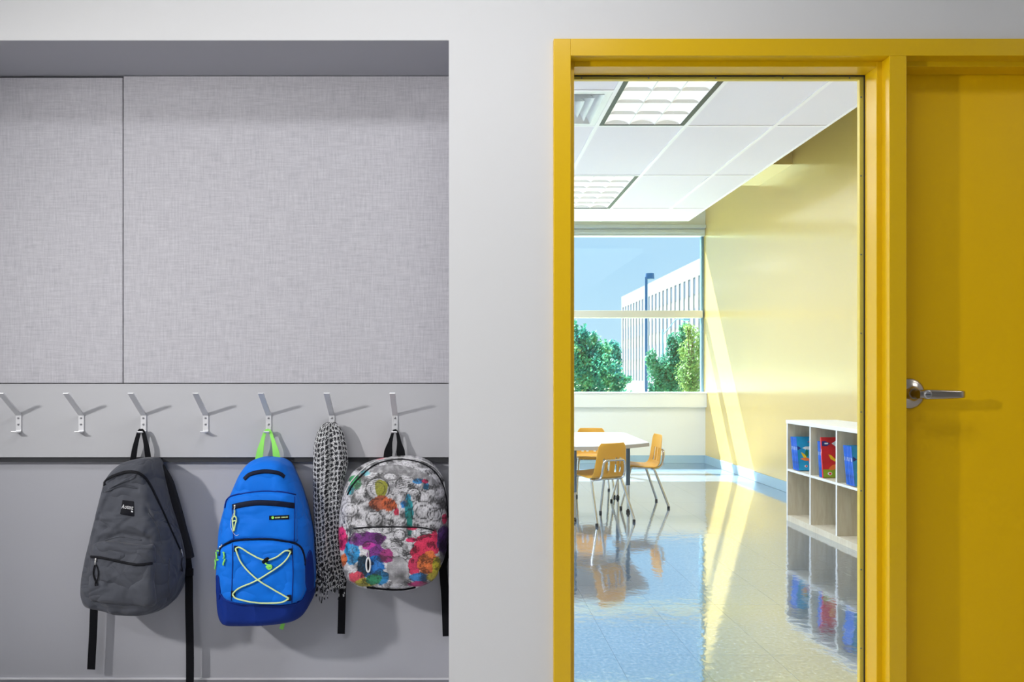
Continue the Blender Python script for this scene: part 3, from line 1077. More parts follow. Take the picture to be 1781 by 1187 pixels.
# ------------------------------------------------------------------ school chairs
def make_chair(label, shade):
    r = empty('school_chair', (0, 0, 0), label, 'chair', 'moulded school chairs around the table')
    # local: faces +y, rear towards -y
    prof = crom([(0.200, 0.338), (0.190, 0.352), (0.10, 0.350), (0.0, 0.340), (-0.09, 0.336), (-0.120, 0.346), (-0.138, 0.375), (-0.147, 0.43),
                 (-0.156, 0.50), (-0.163, 0.56), (-0.168, 0.594)], 4)
    prof = resample(prof, 38)
    NU = 26
    vs, keep = [], []
    for k, p in enumerate(prof):
        y, z = p[0], p[1]
        t = k / (len(prof) - 1)
        hw = 0.158 - 0.010 * math.sin(t * math.pi) * 0 - 0.035 * max(0, (t - 0.5) / 0.5)
        if t < 0.06:
            hw *= 0.90 + 0.10 * (t / 0.06)
        if t > 0.93:
            hw *= 1 - 0.16 * ((t - 0.93) / 0.07) ** 2
        for i in range(NU + 1):
            u = -1 + 2 * i / NU
            dish = (1 - abs(u) ** 2.4)
            if t < 0.5:
                vs.append((u * hw, y, z - 0.012 * dish + 0.012 - (0.014 * abs(u) ** 6)))
            else:
                vs.append((u * hw, y - 0.020 * dish + 0.014, z))
    fs = []
    slot = {6, 7, 10, 11, 14, 15, 18, 19}
    slot = {5, 6, 9, 10, 15, 16, 19, 20}
    for k in range(len(prof) - 1):
        for i in range(NU):
            t = k / (len(prof) - 1)
            zz = prof[k][1]
            if 0.362 < zz < 0.468 and t > 0.5 and i in slot:
                continue
            fs.append((k * (NU + 1) + i, k * (NU + 1) + i + 1, (k + 1) * (NU + 1) + i + 1, (k + 1) * (NU + 1) + i))
    s = build('seat_shell', MB().add(vs, fs), M['shell'], r, smooth=True, recalc=False)
    md = s.modifiers.new('thickness', 'SOLIDIFY'); md.thickness = 0.007; md.offset = 0
    md = s.modifiers.new('bevel', 'BEVEL'); md.width = 0.0015; md.segments = 2; md.limit_method = 'ANGLE'; md.angle_limit = math.radians(60)
    rr = 0.0105
    for sx_ in (-1, 1):
        rear = crom([(sx_ * 0.10, -0.075, 0.318), (sx_ * 0.128, -0.082, 0.316), (sx_ * 0.141, -0.092, 0.295), (sx_ * 0.172, -0.192, 0.02)], 6)
        l1 = build('leg', MB().tube(rear, rr, 12), M['chrome'], r, smooth=True, sharp=60)
        frnt = crom([(sx_ * 0.10, 0.105, 0.330), (sx_ * 0.128, 0.110, 0.328), (sx_ * 0.141, 0.118, 0.305), (sx_ * 0.168, 0.200, 0.02)], 6)
        l2 = build('leg', MB().tube(frnt, rr, 12), M['chrome'], r, smooth=True, sharp=60)
        for lg, e in ((l1, rear[-1]), (l2, frnt[-1])):
            build('glide', MB().lathe((e.x, e.y, 0), (0, 0, 1), [(0, 0.010), (0.004, 0.0115), (0.012, 0.0115), (0.018, 0.0105)], 14), M['glide'], lg)
        build('side_rail', MB().tube([(sx_ * 0.10, -0.10, 0.322), (sx_ * 0.10, 0.12, 0.332)], 0.009, 10), M['chrome'], r, smooth=True, sharp=60)
    build('cross_bar', MB().tube([(-0.101, -0.075, 0.318), (0.101, -0.075, 0.318)], rr, 12), M['chrome'], r, smooth=True, sharp=60)
    build('cross_bar', MB().tube([(-0.101, 0.105, 0.330), (0.101, 0.105, 0.330)], rr, 12), M['chrome'], r, smooth=True, sharp=60)
    sup = crom([(-0.10, -0.08, 0.318), (-0.104, -0.132, 0.330), (-0.104, -0.162, 0.365), (-0.098, -0.174, 0.44), (-0.075, -0.177, 0.467), (0.0, -0.180, 0.470), (0.075, -0.177, 0.467),
                (0.098, -0.174, 0.44), (0.104, -0.162, 0.365), (0.104, -0.132, 0.330), (0.10, -0.08, 0.318)], 6)
    build('back_support', MB().tube(sup, 0.0095, 12), M['chrome'], r, smooth=True, sharp=60)
    return r


def copy_tree(o, parent=None):
    c = o.copy()
    COL.objects.link(c)
    if parent is not None:
        c.parent = parent
    for ch in list(o.children):
        copy_tree(ch, c)
    return c


ch1 = make_chair('mustard plastic school chair nearest the frame, seen from behind', 0)
chs = [(ch1, (1.052, 5.405, 0), math.radians(27), None)]
ch2 = copy_tree(ch1)
chs.append((ch2, (1.512, 6.02, 0), math.radians(91), 'mustard plastic school chair at the right end of the table, facing left'))
ch3 = copy_tree(ch1)
chs.append((ch3, (1.225, 6.60, 0), math.radians(176), 'mustard plastic school chair behind the table, only its back top showing'))
for c, loc, rz, lb in chs:
    c.location = loc
    c.rotation_euler = (0, 0, rz)
    if lb:
        c['label'] = lb

# ------------------------------------------------------------------ outside: ground, building, lamps, trees
GZ = -0.95
M['ground'] = mat('outside_grass_and_paving', (0.30, 0.36, 0.22), 0.9, vary=0.3, vscale=0.3)
boxo('ground_outside', (-120, 140, 9.3, 330, GZ - 0.2, GZ), M['ground'], kind='structure')
M['concrete'] = mat('white_precast', (0.245, 0.245, 0.285), 0.8, vary=0.05, vscale=0.2)
M['bwin'] = mat('tinted_office_glass', (0.085, 0.105, 0.16), 0.4)
BX, BT = 29.0, E + 14.25
bd = empty('office_building', (BX + 8, 100, GZ), 'long white office building with rows of narrow upright windows beyond the trees', 'building')
BY0, BY1 = 76.0, 128.6
boxo('wall', (BX + 0.5, BX + 16, BY0, BY1, GZ, BT - 0.3), M['concrete'], bd)
boxo('parapet', (BX, BX + 16.2, BY0, BY1 + 0.01, 13.3, BT), M['concrete'], bd)
boxo('base_course', (BX, BX + 0.51, BY0, BY1, GZ, 0.3), M['concrete'], bd)
sp = 1.93
pil_me = win_me = None
kcol = 0
yy = BY1 - 0.55
while yy > BY0 + 1:
    # a pilaster, then a window slot
    if pil_me is None:
        o = boxo('pilaster', (BX, BX + 0.52, yy - 0.55, yy + 0.55, 0.3, 13.3), M['concrete'], bd)
        pil_me, pil_y = o.data, yy
    else:
        o = bpy.data.objects.new('pilaster', pil_me); COL.objects.link(o); o.parent = bd
        o.location = (0, yy - pil_y, 0)
    wy = yy - sp / 2
    if wy > BY0 + 0.5:
        boxo('spandrel', (BX + 0.10, BX + 0.5, wy - 0.42, wy + 0.42, 0.3, 13.3), M['concrete'], bd)
        for lv in range(4):
            ztop = 13.2 - 3.72 * lv
            if win_me is None:
                o = boxo('window_pane', (BX + 0.05, BX + 0.30, wy - 0.42, wy + 0.42, ztop - 2.0, ztop), M['bwin'], bd)
                win_me, win_y = o.data, wy
            else:
                o = bpy.data.objects.new('window_pane', win_me); COL.objects.link(o); o.parent = bd
                o.location = (0, wy - win_y, -3.72 * lv)
    yy -= sp

M['lampblue'] = mat('blue_lamp_post_paint', srgb(40, 84, 140), 0.5)
lp = P(1124, 683, 40)
lpt = empty('lamp_post', (lp.x, lp.y, GZ), 'tall blue lamp post with a box head before the white building', 'lamp post')
ztop = E + 178 * 40 / F
build('pole', MB().cyl((lp.x, lp.y, GZ), (lp.x, lp.y, ztop - 0.2), 0.085, 0.075, 16), M['lampblue'], lpt, smooth=True, sharp=50)
hd = MB().cyl((lp.x + 0.2, lp.y, ztop - 0.32), (lp.x + 0.2, lp.y, ztop), 0.25, 0.23, 20)
build('lamp_head', hd, M['lampblue'], lpt, smooth=True, sharp=40)
build('base_plate', MB().cyl((lp.x, lp.y, GZ), (lp.x, lp.y, GZ + 0.12), 0.18, 0.18, 16), M['lampblue'], lpt)
M['lampgrey'] = mat('grey_street_light', srgb(120, 160, 190), 0.5)
p0 = P(1152.5, 573, 70)
p1 = P(1176, 556, 70)
p2 = P(1188, 556, 70)
p3 = P(1198, 556.5, 70)
sl = empty('street_light', (p0.x, p0.y, GZ), 'thin street light with a slanted arm, half hidden behind the right tree', 'street light')
build('pole', MB().cyl((p0.x, p0.y, GZ), p0, 0.09, 0.06, 12), M['lampgrey'], sl)
build('arm', MB().tube(crom([P(1152.5, 583, 70), P(1165, 569, 70), p1, p2], 5), 0.045, 8), M['lampgrey'], sl)
build('lamp_head', MB().tube([p2, p3], 0.14, 8), M['lampgrey'], sl)

M['bark'] = mat('bark', (0.10, 0.08, 0.07), 0.9, vary=0.3, vscale=20)


def leaf_mat(name, stops):
    x = NT(name)
    b = x.n('ShaderNodeBsdfPrincipled')
    b.inputs['Roughness'].default_value = 0.6
    geo = x.n('ShaderNodeNewGeometry')
    nz = x.n('ShaderNodeTexNoise')
    nz.inputs['Scale'].default_value = 1.7
    nz.inputs['Detail'].default_value = 8
    nz.inputs['Roughness'].default_value = 0.7
    x.l(geo.outputs['Position'], nz.inputs['Vector'])
    r = x.n('ShaderNodeValToRGB')
    els = r.color_ramp.elements
    els[0].position, els[0].color = stops[0]
    els[1].position, els[1].color = stops[-1]
    for p_, c_ in stops[1:-1]:
        e_ = els.new(p_); e_.color = c_
    x.l(nz.outputs['Fac'], r.inputs[0])
    x.l(r.outputs[0], b.inputs['Base Color'])
    tr = x.n('ShaderNodeBsdfTranslucent')
    x.l(r.outputs[0], tr.inputs[0])
    mx = x.n('ShaderNodeMixShader')
    mx.inputs[0].default_value = 0.35
    x.l(b.outputs[0], mx.inputs[1]); x.l(tr.outputs[0], mx.inputs[2])
    x.l(mx.outputs[0], x.out.inputs[0])
    return x.m


M['leafA'] = leaf_mat('maple_leaves', [(0.30, srgb(30, 105, 122)), (0.48, srgb(66, 150, 128)), (0.60, srgb(120, 182, 124)), (0.70, srgb(225, 180, 118))])
M['leafB'] = leaf_mat('pear_leaves', [(0.30, srgb(30, 96, 96)), (0.5, srgb(62, 140, 112)), (0.7, srgb(120, 180, 130))])
M['leafC'] = leaf_mat('yellowing_leaves', [(0.30, srgb(70, 125, 85)), (0.5, srgb(122, 158, 88)), (0.7, srgb(176, 186, 108))])
M['leafD'] = leaf_mat('far_leaves', [(0.30, srgb(40, 110, 120)), (0.5, srgb(70, 145, 135)), (0.7, srgb(110, 175, 150))])


def tree(name, label, base, clusters, D, lm, nleaf, ls, seed, trunk_r=0.12, lean=0.0):
    """clusters: (px, py, rx_px, rz_px, dd) crown balls at distance D+dd"""
    rnd = random.Random(seed)
    bp = P(base, 660, D)
    root = empty(name, (bp.x, D, GZ), label, 'tree', 'trees outside the classroom window')
    mbx = MB()
    ccs = []
    area = sum(c[2] * c[3] for c in clusters)
    for px, py, rx, rz, dd in clusters:
        c = P(px, py, D + dd)
        RX, RZ = rx * D / F, rz * D / F
        ccs.append((c, RX, RZ))
        k = int(nleaf * rx * rz / area)
        for _ in range(k):
            while True:
                q = Vector((rnd.uniform(-1, 1), rnd.uniform(-1, 1), rnd.uniform(-1, 1)))
                if q.length <= 1:
                    break
            q *= (0.55 + 0.45 * rnd.random()) if rnd.random() < 0.7 else 1.0
            p = c + Vector((q.x * RX, q.y * (RX + RZ) / 2, q.z * RZ))
            d = Vector((rnd.gauss(0, 1), rnd.gauss(0, 1), rnd.gauss(0, 1))).normalized()
            a = d.orthogonal().normalized()
            bb = d.cross(a)
            s = ls * rnd.uniform(0.6, 1.3)
            mbx.add([p - a * s, p + bb * s * 0.55 + d * s * 0.12, p + a * s, p - bb * s * 0.55 + d * s * 0.12], [(0, 1, 2, 3)])
    f = build('foliage', mbx, lm, root, recalc=False, kind='stuff')
    top = max(ccs, key=lambda c: c[0].z)[0]
    path = crom([(bp.x, D, GZ), (bp.x + lean * 0.3, D, GZ + (top.z - GZ) * 0.4), (top.x * 0.6 + bp.x * 0.4 + lean, D, top.z * 0.8 + GZ * 0.2), tuple(top)], 5)
    m = len(path)
    build('trunk', MB().tube(path, trunk_r, 9, rs=[1 - 0.8 * k / (m - 1) for k in range(m)]), M['bark'], root, smooth=True)
    for c, RX, RZ in ccs:
        st = path[int(m * 0.4)]
        build('branch', MB().tube(crom([st, (st + c) / 2 + Vector((0, 0, 0.2)), c], 4), trunk_r * 0.4, 6), M['bark'], root)
    return root


tree('maple_tree', 'large bushy green tree with reddish patches at the left of the window', 1022,
     [(1012, 640, 45, 45, 0), (1045, 650, 42, 38, -0.5), (1000, 600, 25, 38, 0.3), (1022, 605, 26, 34, 0.4), (1048, 612, 20, 22, 0), (1075, 668, 18, 16, -0.4), (1088, 660, 12, 9, -0.3),
      (980, 620, 40, 60, 0), (1015, 580, 8, 18, 0), (1033, 588, 6, 16, 0.2), (1000, 570, 6, 16, 0), (1030, 690, 70, 25, 0), (1085, 690, 22, 14, 0)],
     26, M['leafA'], 13000, 0.066, 11, 0.13)
tree('distant_tree', 'smaller blue-green tree behind the large one, against the white building', 1066,
     [(1066, 612, 15, 22, 0), (1055, 620, 18, 22, 0), (1070, 630, 12, 18, 0), (1060, 645, 20, 24, 0)], 62, M['leafD'], 4500, 0.16, 13, 0.2)
tree('pear_tree', 'loose green tree in front of the lamp post, right half of the window', 1165,
     [(1133, 625, 10, 20, 0), (1128, 625, 8, 7, 0), (1145, 645, 22, 26, 0), (1165, 640, 24, 30, 0), (1175, 605, 17, 22, 0), (1190, 585, 13, 22, 0), (1168, 590, 10, 12, 0), (1185, 630, 20, 40, 0),
      (1150, 672, 24, 16, 0), (1175, 670, 28, 24, 0), (1135, 677, 10, 10, 0), (1190, 570, 10, 10, 0)],
     22, M['leafB'], 6200, 0.050, 17, 0.07)
tree('yellowing_tree', 'yellow-green tree with a dark slanted trunk beside the right window jamb', 1196,
     [(1205, 585, 13, 24, 0), (1208, 620, 18, 34, 0), (1192, 612, 14, 22, 0.3), (1190, 650, 18, 26, 0.2), (1196, 572, 9, 12, 0), (1200, 650, 18, 30, 0), (1212, 660, 14, 34, 0), (1200, 675, 20, 18, 0), (1218, 600, 8, 30, 0)],
     19, M['leafC'], 3600, 0.038, 19, 0.05, 0.15)

# ------------------------------------------------------------------ bags and scarf
CAMP = Vector((0, 0, E))


def ray(px, py):
    return Vector(((px - VX) / F, 1.0, (VY - py) / F)).normalized()


class Surf:
    """surface of a hanging thing, for laying seams, zips and pockets on it"""
    def __init__(self):
        self.b = []

    def add(self, mbx):
        self.b.append(mbx.bvh())

    def hit(self, px, py):
        d = ray(px, py)
        best = None
        for t in self.b:
            loc, nrm, idx, dist = t.ray_cast(CAMP, d)
            if loc is not None and (best is None or dist < best[2]):
                if nrm.dot(d) > 0:
                    nrm = -nrm
                best = (loc, nrm, dist)
        if best is None:
            q = CAMP + d * 2.3
            for t in self.b:
                loc, nrm, idx, dist = t.find_nearest(q)
                if best is None or dist < best[2]:
                    if nrm.dot(d) > 0:
                        nrm = -nrm
                    best = (loc, nrm, dist)
        return best[0], best[1]


def zoomed(ox, oy, s):
    return lambda pts: [(ox + x / s, oy + y / s) for x, y in pts]


def pillow(outline_px, Dsil, yback, depth, zone=0.38, n=150, rings=34, wr=0.003, wscale=9.0, seed=0.0, dfun=None, bulge=0.12, cxs=0.0, ridges=()):
    """soft body: silhouette ring at Dsil, flat back at yback, rounded front 'depth' towards the viewer"""
    o2 = crom([Vector((p[0], p[1])) for p in outline_px], 10, True)
    o2 = resample(o2, n, True)
    pts = [P(p[0], p[1], Dsil) for p in o2]
    xs_ = [p.x for p in pts]; zs_ = [p.z for p in pts]
    zmin, zmax = min(zs_), max(zs_)
    cx = (min(xs_) + max(xs_)) / 2 + cxs
    hw = (max(xs_) - min(xs_)) / 2
    zl, zh = zmin + hw * 0.75, zmax - hw * 0.62
    if zl > zh:
        zl = zh = (zl + zh) / 2
    dfun = dfun or (lambda t: 1.0)
    prof = []
    for k in range(5):
        prof.append((1.0 - 0.94 * k / 4, 'back', 0))
    prof.append((0.012, 'bk2', 0))
    for k in range(rings + 1):
        u = (k / rings)
        s = u ** 1.35
        prof.append((s, 'front', u))
    vs = []
    for s, kind, u in prof:
        for p in pts:
            c = Vector((cx, p.y, min(max(p.z, zl), zh)))
            q = p.lerp(c, s)
            tz = (q.z - zmin) / (zmax - zmin)
            if kind == 'back':
                q.y = yback if q.z < zr0 - 0.012 else min(yback, YP - 0.002)
            elif kind == 'bk2':
                q.y = (min(yback, YP - 0.002) * 0.6 + Dsil * 0.4)
            else:
                a = min(s / zone, 1.0)
                h = math.sqrt(max(0.0, 1 - (1 - a) ** 2)) * (1 - bulge) + bulge * math.sin(min(s, 1) * math.pi / 2)
                q.y = Dsil - depth * h * dfun(tz)
                if wr > 0:
                    nv = noise.fractal(Vector((q.x * wscale + seed, q.z * wscale * 0.8 + seed * 2, seed)), 1.0, 2.0, 4)
                    cre = 1 - abs(noise.noise(Vector((q.x * wscale * 0.9 + 5 + seed, q.z * wscale * 0.55, seed + 3))))
                    q.y -= (nv * wr + (cre ** 6) * wr * 0.9) * min(1, a * 2)
                for path, amp, rw in ridges:
                    qx, qy = VX + q.x * F / q.y, VY - (q.z - E) * F / q.y
                    d2 = min((qx - v_[0]) ** 2 + (qy - v_[1]) ** 2 for v_ in path)
                    q.y -= amp * math.exp(-d2 / (rw * rw)) * min(1, a * 1.5)
            vs.append(q)
    fs = []
    R = len(prof)
    for k in range(R - 1):
        fs += [(k * n + i, k * n + (i + 1) % n, (k + 1) * n + (i + 1) % n, (k + 1) * n + i) for i in range(n)]
    return MB().add(vs, fs)


def patch(outline_px, surf, thick, zone=0.3, n=90, rings=12, wr=0.0015, seed=1.0, lift=0.001, smooth_outline=True):
    """a panel or pocket lying on the surface"""
    o2 = [Vector((p[0], p[1])) for p in outline_px]
    if smooth_outline:
        o2 = crom(o2, 8, True)
    o2 = resample(o2, n, True)
    c = sum(o2, Vector((0, 0))) / n
    x0 = min(p.x for p in o2); x1 = max(p.x for p in o2); y0 = min(p.y for p in o2); y1 = max(p.y for p in o2)
    hw, hh = (x1 - x0) / 2, (y1 - y0) / 2
    sx_ = max(hw - hh, 0) * 0.8; sy_ = max(hh - hw, 0) * 0.8
    mx_, my_ = (x0 + x1) / 2, (y0 + y1) / 2
    vs = []
    prof = [(0.0, -0.004)] + [((k / rings), None) for k in range(rings + 1)]
    for s, off in prof:
        for p in o2:
            cc = Vector((min(max(p.x, mx_ - sx_), mx_ + sx_), min(max(p.y, my_ - sy_), my_ + sy_)))
            q = p.lerp(cc, s)
            loc, nrm = surf.hit(q.x, q.y)
            if off is not None:
                vs.append(loc + nrm * off)
            else:
                a = min(s / zone, 1.0)
                h = math.sqrt(max(0.0, 1 - (1 - a) ** 2))
                nv = noise.fractal(Vector((q.x * 0.035 + seed, q.y * 0.03, seed)), 1.0, 2.0, 4) * wr * min(1, a * 2)
                vs.append(loc + nrm * (lift + thick * h + nv))
    fs = []
    for k in range(len(prof) - 1):
        fs += [(k * n + i, k * n + (i + 1) % n, (k + 1) * n + (i + 1) % n, (k + 1) * n + i) for i in range(n)]
    return MB().add(vs, fs)


def band(path_px, surf, wid, thick=0.0016, lift=0.0008, n=40, smooth_path=True, nseg=8, taper=None):
    p = [Vector(q) for q in path_px]
    if smooth_path and len(p) > 2:
        p = crom(p, 8)
    p = resample(p, n)
    pts, ups = [], []
    for q in p:
        loc, nrm = surf.hit(q.x, q.y)
        pts.append(loc + nrm * (lift + thick * 0.5))
        ups.append(nrm)
    # calm the normals
    for _ in range(3):
        ups = [(ups[max(i - 1, 0)] + ups[i] + ups[min(i + 1, n - 1)]).normalized() for i in range(n)]
    return MB().tube(pts, wid / 2, nseg, ry=thick, ups=ups, rs=taper)


def cord(path_px, surf, r, lift=0.003, n=40):
    p = resample(crom([Vector(q) for q in path_px], 8), n)
    pts = []
    for q in p:
        loc, nrm = surf.hit(q.x, q.y)
        pts.append(loc + nrm * (r + lift))
    for _ in range(2):
        pts = [pts[0]] + [(pts[i - 1] + pts[i] * 2 + pts[i + 1]) / 4 for i in range(1, n - 1)] + [pts[-1]]
    return MB().tube(pts, r, 8)


def webbing(path3, wid, thick, up=(0, -1, 0), n=30, widths=None):
    p = resample(crom([Vector(q) for q in path3], 8), n)
    rs = None
    if widths:
        rs = []
        for k in range(n):
            t = k / (n - 1) * (len(widths) - 1)
            i = min(int(t), len(widths) - 2)
            rs.append(widths[i] + (widths[i + 1] - widths[i]) * (t - i))
    return MB().tube(p, wid / 2, 4, ry=thick / 2, ups=[up] * n, rs=rs)


M['webblack'] = mat('black_webbing', (0.006, 0.006, 0.008), 0.75, spec=0.12, bump=0.3, bscale=700)
M['zipblack'] = mat('black_zip', (0.010, 0.010, 0.013), 0.6, spec=0.12, bump=0.4, bscale=900)
M['zipmetal'] = mat('zip_pull_metal', (0.62, 0.61, 0.60), 0.3, metal=0.9)
M['strapgrey'] = mat('charcoal_strap_padding', (0.022, 0.022, 0.026), 0.85, spec=0.12, bump=0.4, bscale=120)
M['greyfab'] = mat('charcoal_polyester', (0.068, 0.072, 0.088), 0.72, spec=0.2, bump=0.25, bscale=60, vary=0.06, vscale=6, sheen=0.1, wrinkle=0.5, wsc=8.0)
M['label'] = mat('black_label', (0.006, 0.006, 0.010), 0.6, spec=0.15)
M['lettering'] = mat('white_lettering', (0.75, 0.75, 0.76), 0.6)


def text_on(surf, text, px0, py0, px1, slope, hpx, lift, m, parent, name, shear=0.0):
    cu = bpy.data.curves.new('txt', 'FONT')
    cu.body = text
    cu.resolution_u = 2
    to = bpy.data.objects.new('txt', cu)
    COL.objects.link(to)
    dg = bpy.context.evaluated_depsgraph_get()
    me = bpy.data.meshes.new_from_object(to.evaluated_get(dg))
    bpy.data.objects.remove(to)
    xs_ = [v.co.x for v in me.vertices]; ys_ = [v.co.y for v in me.vertices]
    ax, bx_ = min(xs_), max(xs_); ay, by_ = min(ys_), max(ys_)
    vs = []
    for v in me.vertices:
        u = (v.co.x - ax) / (bx_ - ax); t = (v.co.y - ay) / (by_ - ay)
        qx = px0 + (px1 - px0) * u + shear * t
        qy = py0 + slope * (qx - px0) - hpx * t
        loc, nrm = surf.hit(qx, qy)
        vs.append(loc + nrm * lift)
    fs = [tuple(p.vertices) for p in me.polygons]
    bpy.data.meshes.remove(me)
    return build(name, MB().add(vs, fs), m, parent, recalc=False)


def zip_pull(surf, px, py, ang, size, parent, m=None):
    """metal slider body and tab lying on the surface"""
    loc, nrm = surf.hit(px, py)
    d = Vector((math.cos(ang), 0, -math.sin(ang)))
    d = (d - nrm * d.dot(nrm)).normalized()
    mbx = MB()
    mbx.tube([loc - d * size * 0.5 + nrm * 0.003, loc + d * size * 0.5 + nrm * 0.0036], size * 0.36, 8, ry=0.0024, ups=[nrm, nrm])
    mbx.tube([loc + d * size * 0.3 + nrm * 0.005, loc + d * size * 1.8 + nrm * 0.0045], size * 0.22, 8, ry=0.0011, ups=[nrm, nrm])
    return build('zip_pull', mbx, m or M['zipmetal'], parent, smooth=True)


# ---- grey backpack
Z = zoomed(120, 720, 2.5417)
g_out = Z([(290, 202), (340, 200), (362, 214), (376, 258), (392, 330), (414, 415), (442, 500), (468, 590), (482, 670), (480, 745), (464, 812), (428, 856), (350, 877), (260, 872),
           (170, 852), (106, 838), (84, 805), (78, 745), (90, 640), (112, 540), (138, 430), (160, 335), (186, 265), (235, 220)])
gb = empty('backpack', P(250, 1065, 2.3), 'charcoal grey backpack with black zips and two hanging black straps', 'backpack', 'backpacks hanging on the hooks')
gr = lambda pts: [tuple(q) for q in resample(crom([Vector(p) for p in Z(pts)], 6), 40)]
gbody = pillow(g_out, 2.275, 2.3705, 0.105, zone=0.40, n=190, rings=48, wr=0.007, wscale=10, seed=1.3, dfun=lambda t: 1.1 - 0.65 * max(0, t) ** 1.3,
               ridges=[(gr([(157, 318), (163, 296), (205, 272), (262, 257), (308, 264), (350, 302), (400, 400), (450, 512), (492, 605)]), 0.007, 6.0),
                       (gr([(165, 560), (230, 535), (300, 545), (350, 560)]), -0.007, 4.0), (gr([(130, 540), (165, 520), (260, 490), (330, 520)]), 0.006, 4.0),
                       (gr([(170, 350), (230, 325), (300, 335)]), -0.006, 3.5), (gr([(345, 430), (385, 500), (408, 570)]), -0.009, 4.0), (gr([(365, 410), (410, 490), (430, 560)]), 0.007, 4.5),
                       (gr([(130, 500), (200, 510), (270, 460)]), -0.006, 4.0), (gr([(385, 600), (420, 700), (430, 840)]), -0.008, 5.0), (gr([(455, 640), (460, 740), (450, 830)]), 0.006, 5.0),
                       (gr([(120, 450), (150, 380), (180, 340)]), 0.005, 4.0), (gr([(300, 205), (330, 240), (370, 290)]), 0.006, 4.0), (gr([(380, 230), (400, 300), (440, 420)]), -0.005, 4.0),
                       (gr([(75, 700), (100, 560), (135, 440)]), -0.005, 4.0), (gr([(120, 855), (260, 866), (400, 860)]), -0.006, 3.5)])
build('body', gbody, M['greyfab'], gb, smooth=True, merge=True)
gs = Surf(); gs.add(gbody)
# front pocket
gp = patch(Z([(112, 575), (180, 562), (260, 572), (340, 580), (378, 578), (384, 640), (378, 740), (382, 845), (300, 850), (200, 842), (120, 832), (92, 820), (90, 740), (98, 640)]),
           gs, 0.016, zone=0.26, wr=0.008, seed=4.2)
pk = build('front_pocket', gp, M['greyfab'], gb, smooth=True, merge=True)
gs.add(gp)
build('pocket_zip', band(Z([(97, 633), (150, 638), (230, 655), (300, 668), (368, 662)]), gs, 0.008), M['zipblack'], pk, smooth=True)
build('zip', band(Z([(157, 318), (163, 296), (205, 272), (262, 257), (308, 264), (350, 302), (400, 400), (450, 512), (492, 605)]), gs, 0.0095), M['zipblack'], gb, smooth=True)
M['greyfold'] = M['greyfab']
for path in ([(120, 335), (160, 345), (230, 320), (300, 330)], [(350, 440), (390, 500), (410, 575)], [(445, 640), (440, 740), (450, 830)], [(160, 560), (230, 545), (320, 560)]):
    build('seam', band(Z(path), gs, 0.0035, 0.0011, 0.0002, n=24), M['greyfab'], gb, smooth=True)
lb = build('label_patch', patch(Z([(237, 382), (288, 388), (289, 455), (226, 445)]), gs, 0.0006, zone=0.1, n=40, rings=4, wr=0, smooth_outline=False), M['label'], gb)
text_on(gs, 'Aotmz', 211.6, 885.2, 231.8, 0.10, 7.6, 0.0028, M['lettering'], lb, 'lettering', 1.5)
text_on(gs, '-', 228.6, 891.2, 231.6, 0.3, 2.4, 0.0028, M['lettering'], lb, 'lettering')
zip_pull(gs, 120 + 493 / 2.5417, 720 + 608 / 2.5417, 1.45, 0.011, gb)
zip_pull(gs, 120 + 122 / 2.5417, 720 + 645 / 2.5417, 1.55, 0.009, pk)
for pth in ([(120, 668), (110, 700), (118, 730), (128, 742), (134, 700), (124, 668)], [(122, 735), (118, 762)], [(124, 735), (130, 760)], [(116, 672), (112, 715), (124, 750)]):
    build('pull_cord', cord(Z(pth), gs, 0.0016, 0.002, n=20), M['webblack'], pk, smooth=True)
build('pull_cord', cord(Z([(495, 640), (492, 665), (498, 700), (490, 690)]), gs, 0.0018, 0.002, n=16), M['strapgrey'], gb, smooth=True)


def at(px, py, D):
    return P(px, py, D)


# hanging loop, straps
lip = 2.349
hl = Z([(318, 78)])[0]
topL, topR = Z([(282, 200)])[0], Z([(350, 200)])[0]
build('hang_loop', webbing([at(topL[0], topL[1] + 5, 2.352), at(topL[0] + 4, topL[1] - 20, 2.345), at(hl[0] - 4, hl[1] + 4, lip), at(hl[0] - 1, hl[1] - 1.5, lip),
                            at(hl[0] + 4, hl[1] + 2, lip), at(topR[0] - 3, topR[1] - 22, 2.345), at(topR[0] + 1, topR[1] + 5, 2.352)], 0.018, 0.0022,
                           widths=[1.1, 1.0, 0.8, 0.7, 0.8, 1.0, 1.1], n=40), M['webblack'], gb)
st = Z([(396, 228), (432, 300), (466, 410), (497, 520), (526, 610), (534, 640)])
build('shoulder_strap', webbing([at(p[0], p[1], 2.362) for p in st], 0.040, 0.016, n=30, widths=[0.7, 1, 1, 1, 0.9, 0.7]), M['strapgrey'], gb, bevel=0.003)
st = Z([(522, 640), (530, 720), (531, 850), (534, 1000), (535, 1120), (534, 1200)])
build('webbing_strap', webbing([at(p[0], p[1], 2.355) for p in st], 0.0255, 0.0024, n=30), M['webblack'], gb)
bk = Z([(530, 700)])[0]
c = at(bk[0], bk[1], 2.353)
build('strap_buckle', MB().box(c.x - 0.016, c.x + 0.016, c.y - 0.006, c.y + 0.001, c.z - 0.013, c.z + 0.013), M['webblack'], gb, bevel=0.003)
st = Z([(111, 838), (109, 900), (106, 980), (102, 1050), (98, 1131)])
build('webbing_strap', webbing([at(p[0], p[1], 2.352) for p in st], 0.0255, 0.0024, n=24), M['webblack'], gb)

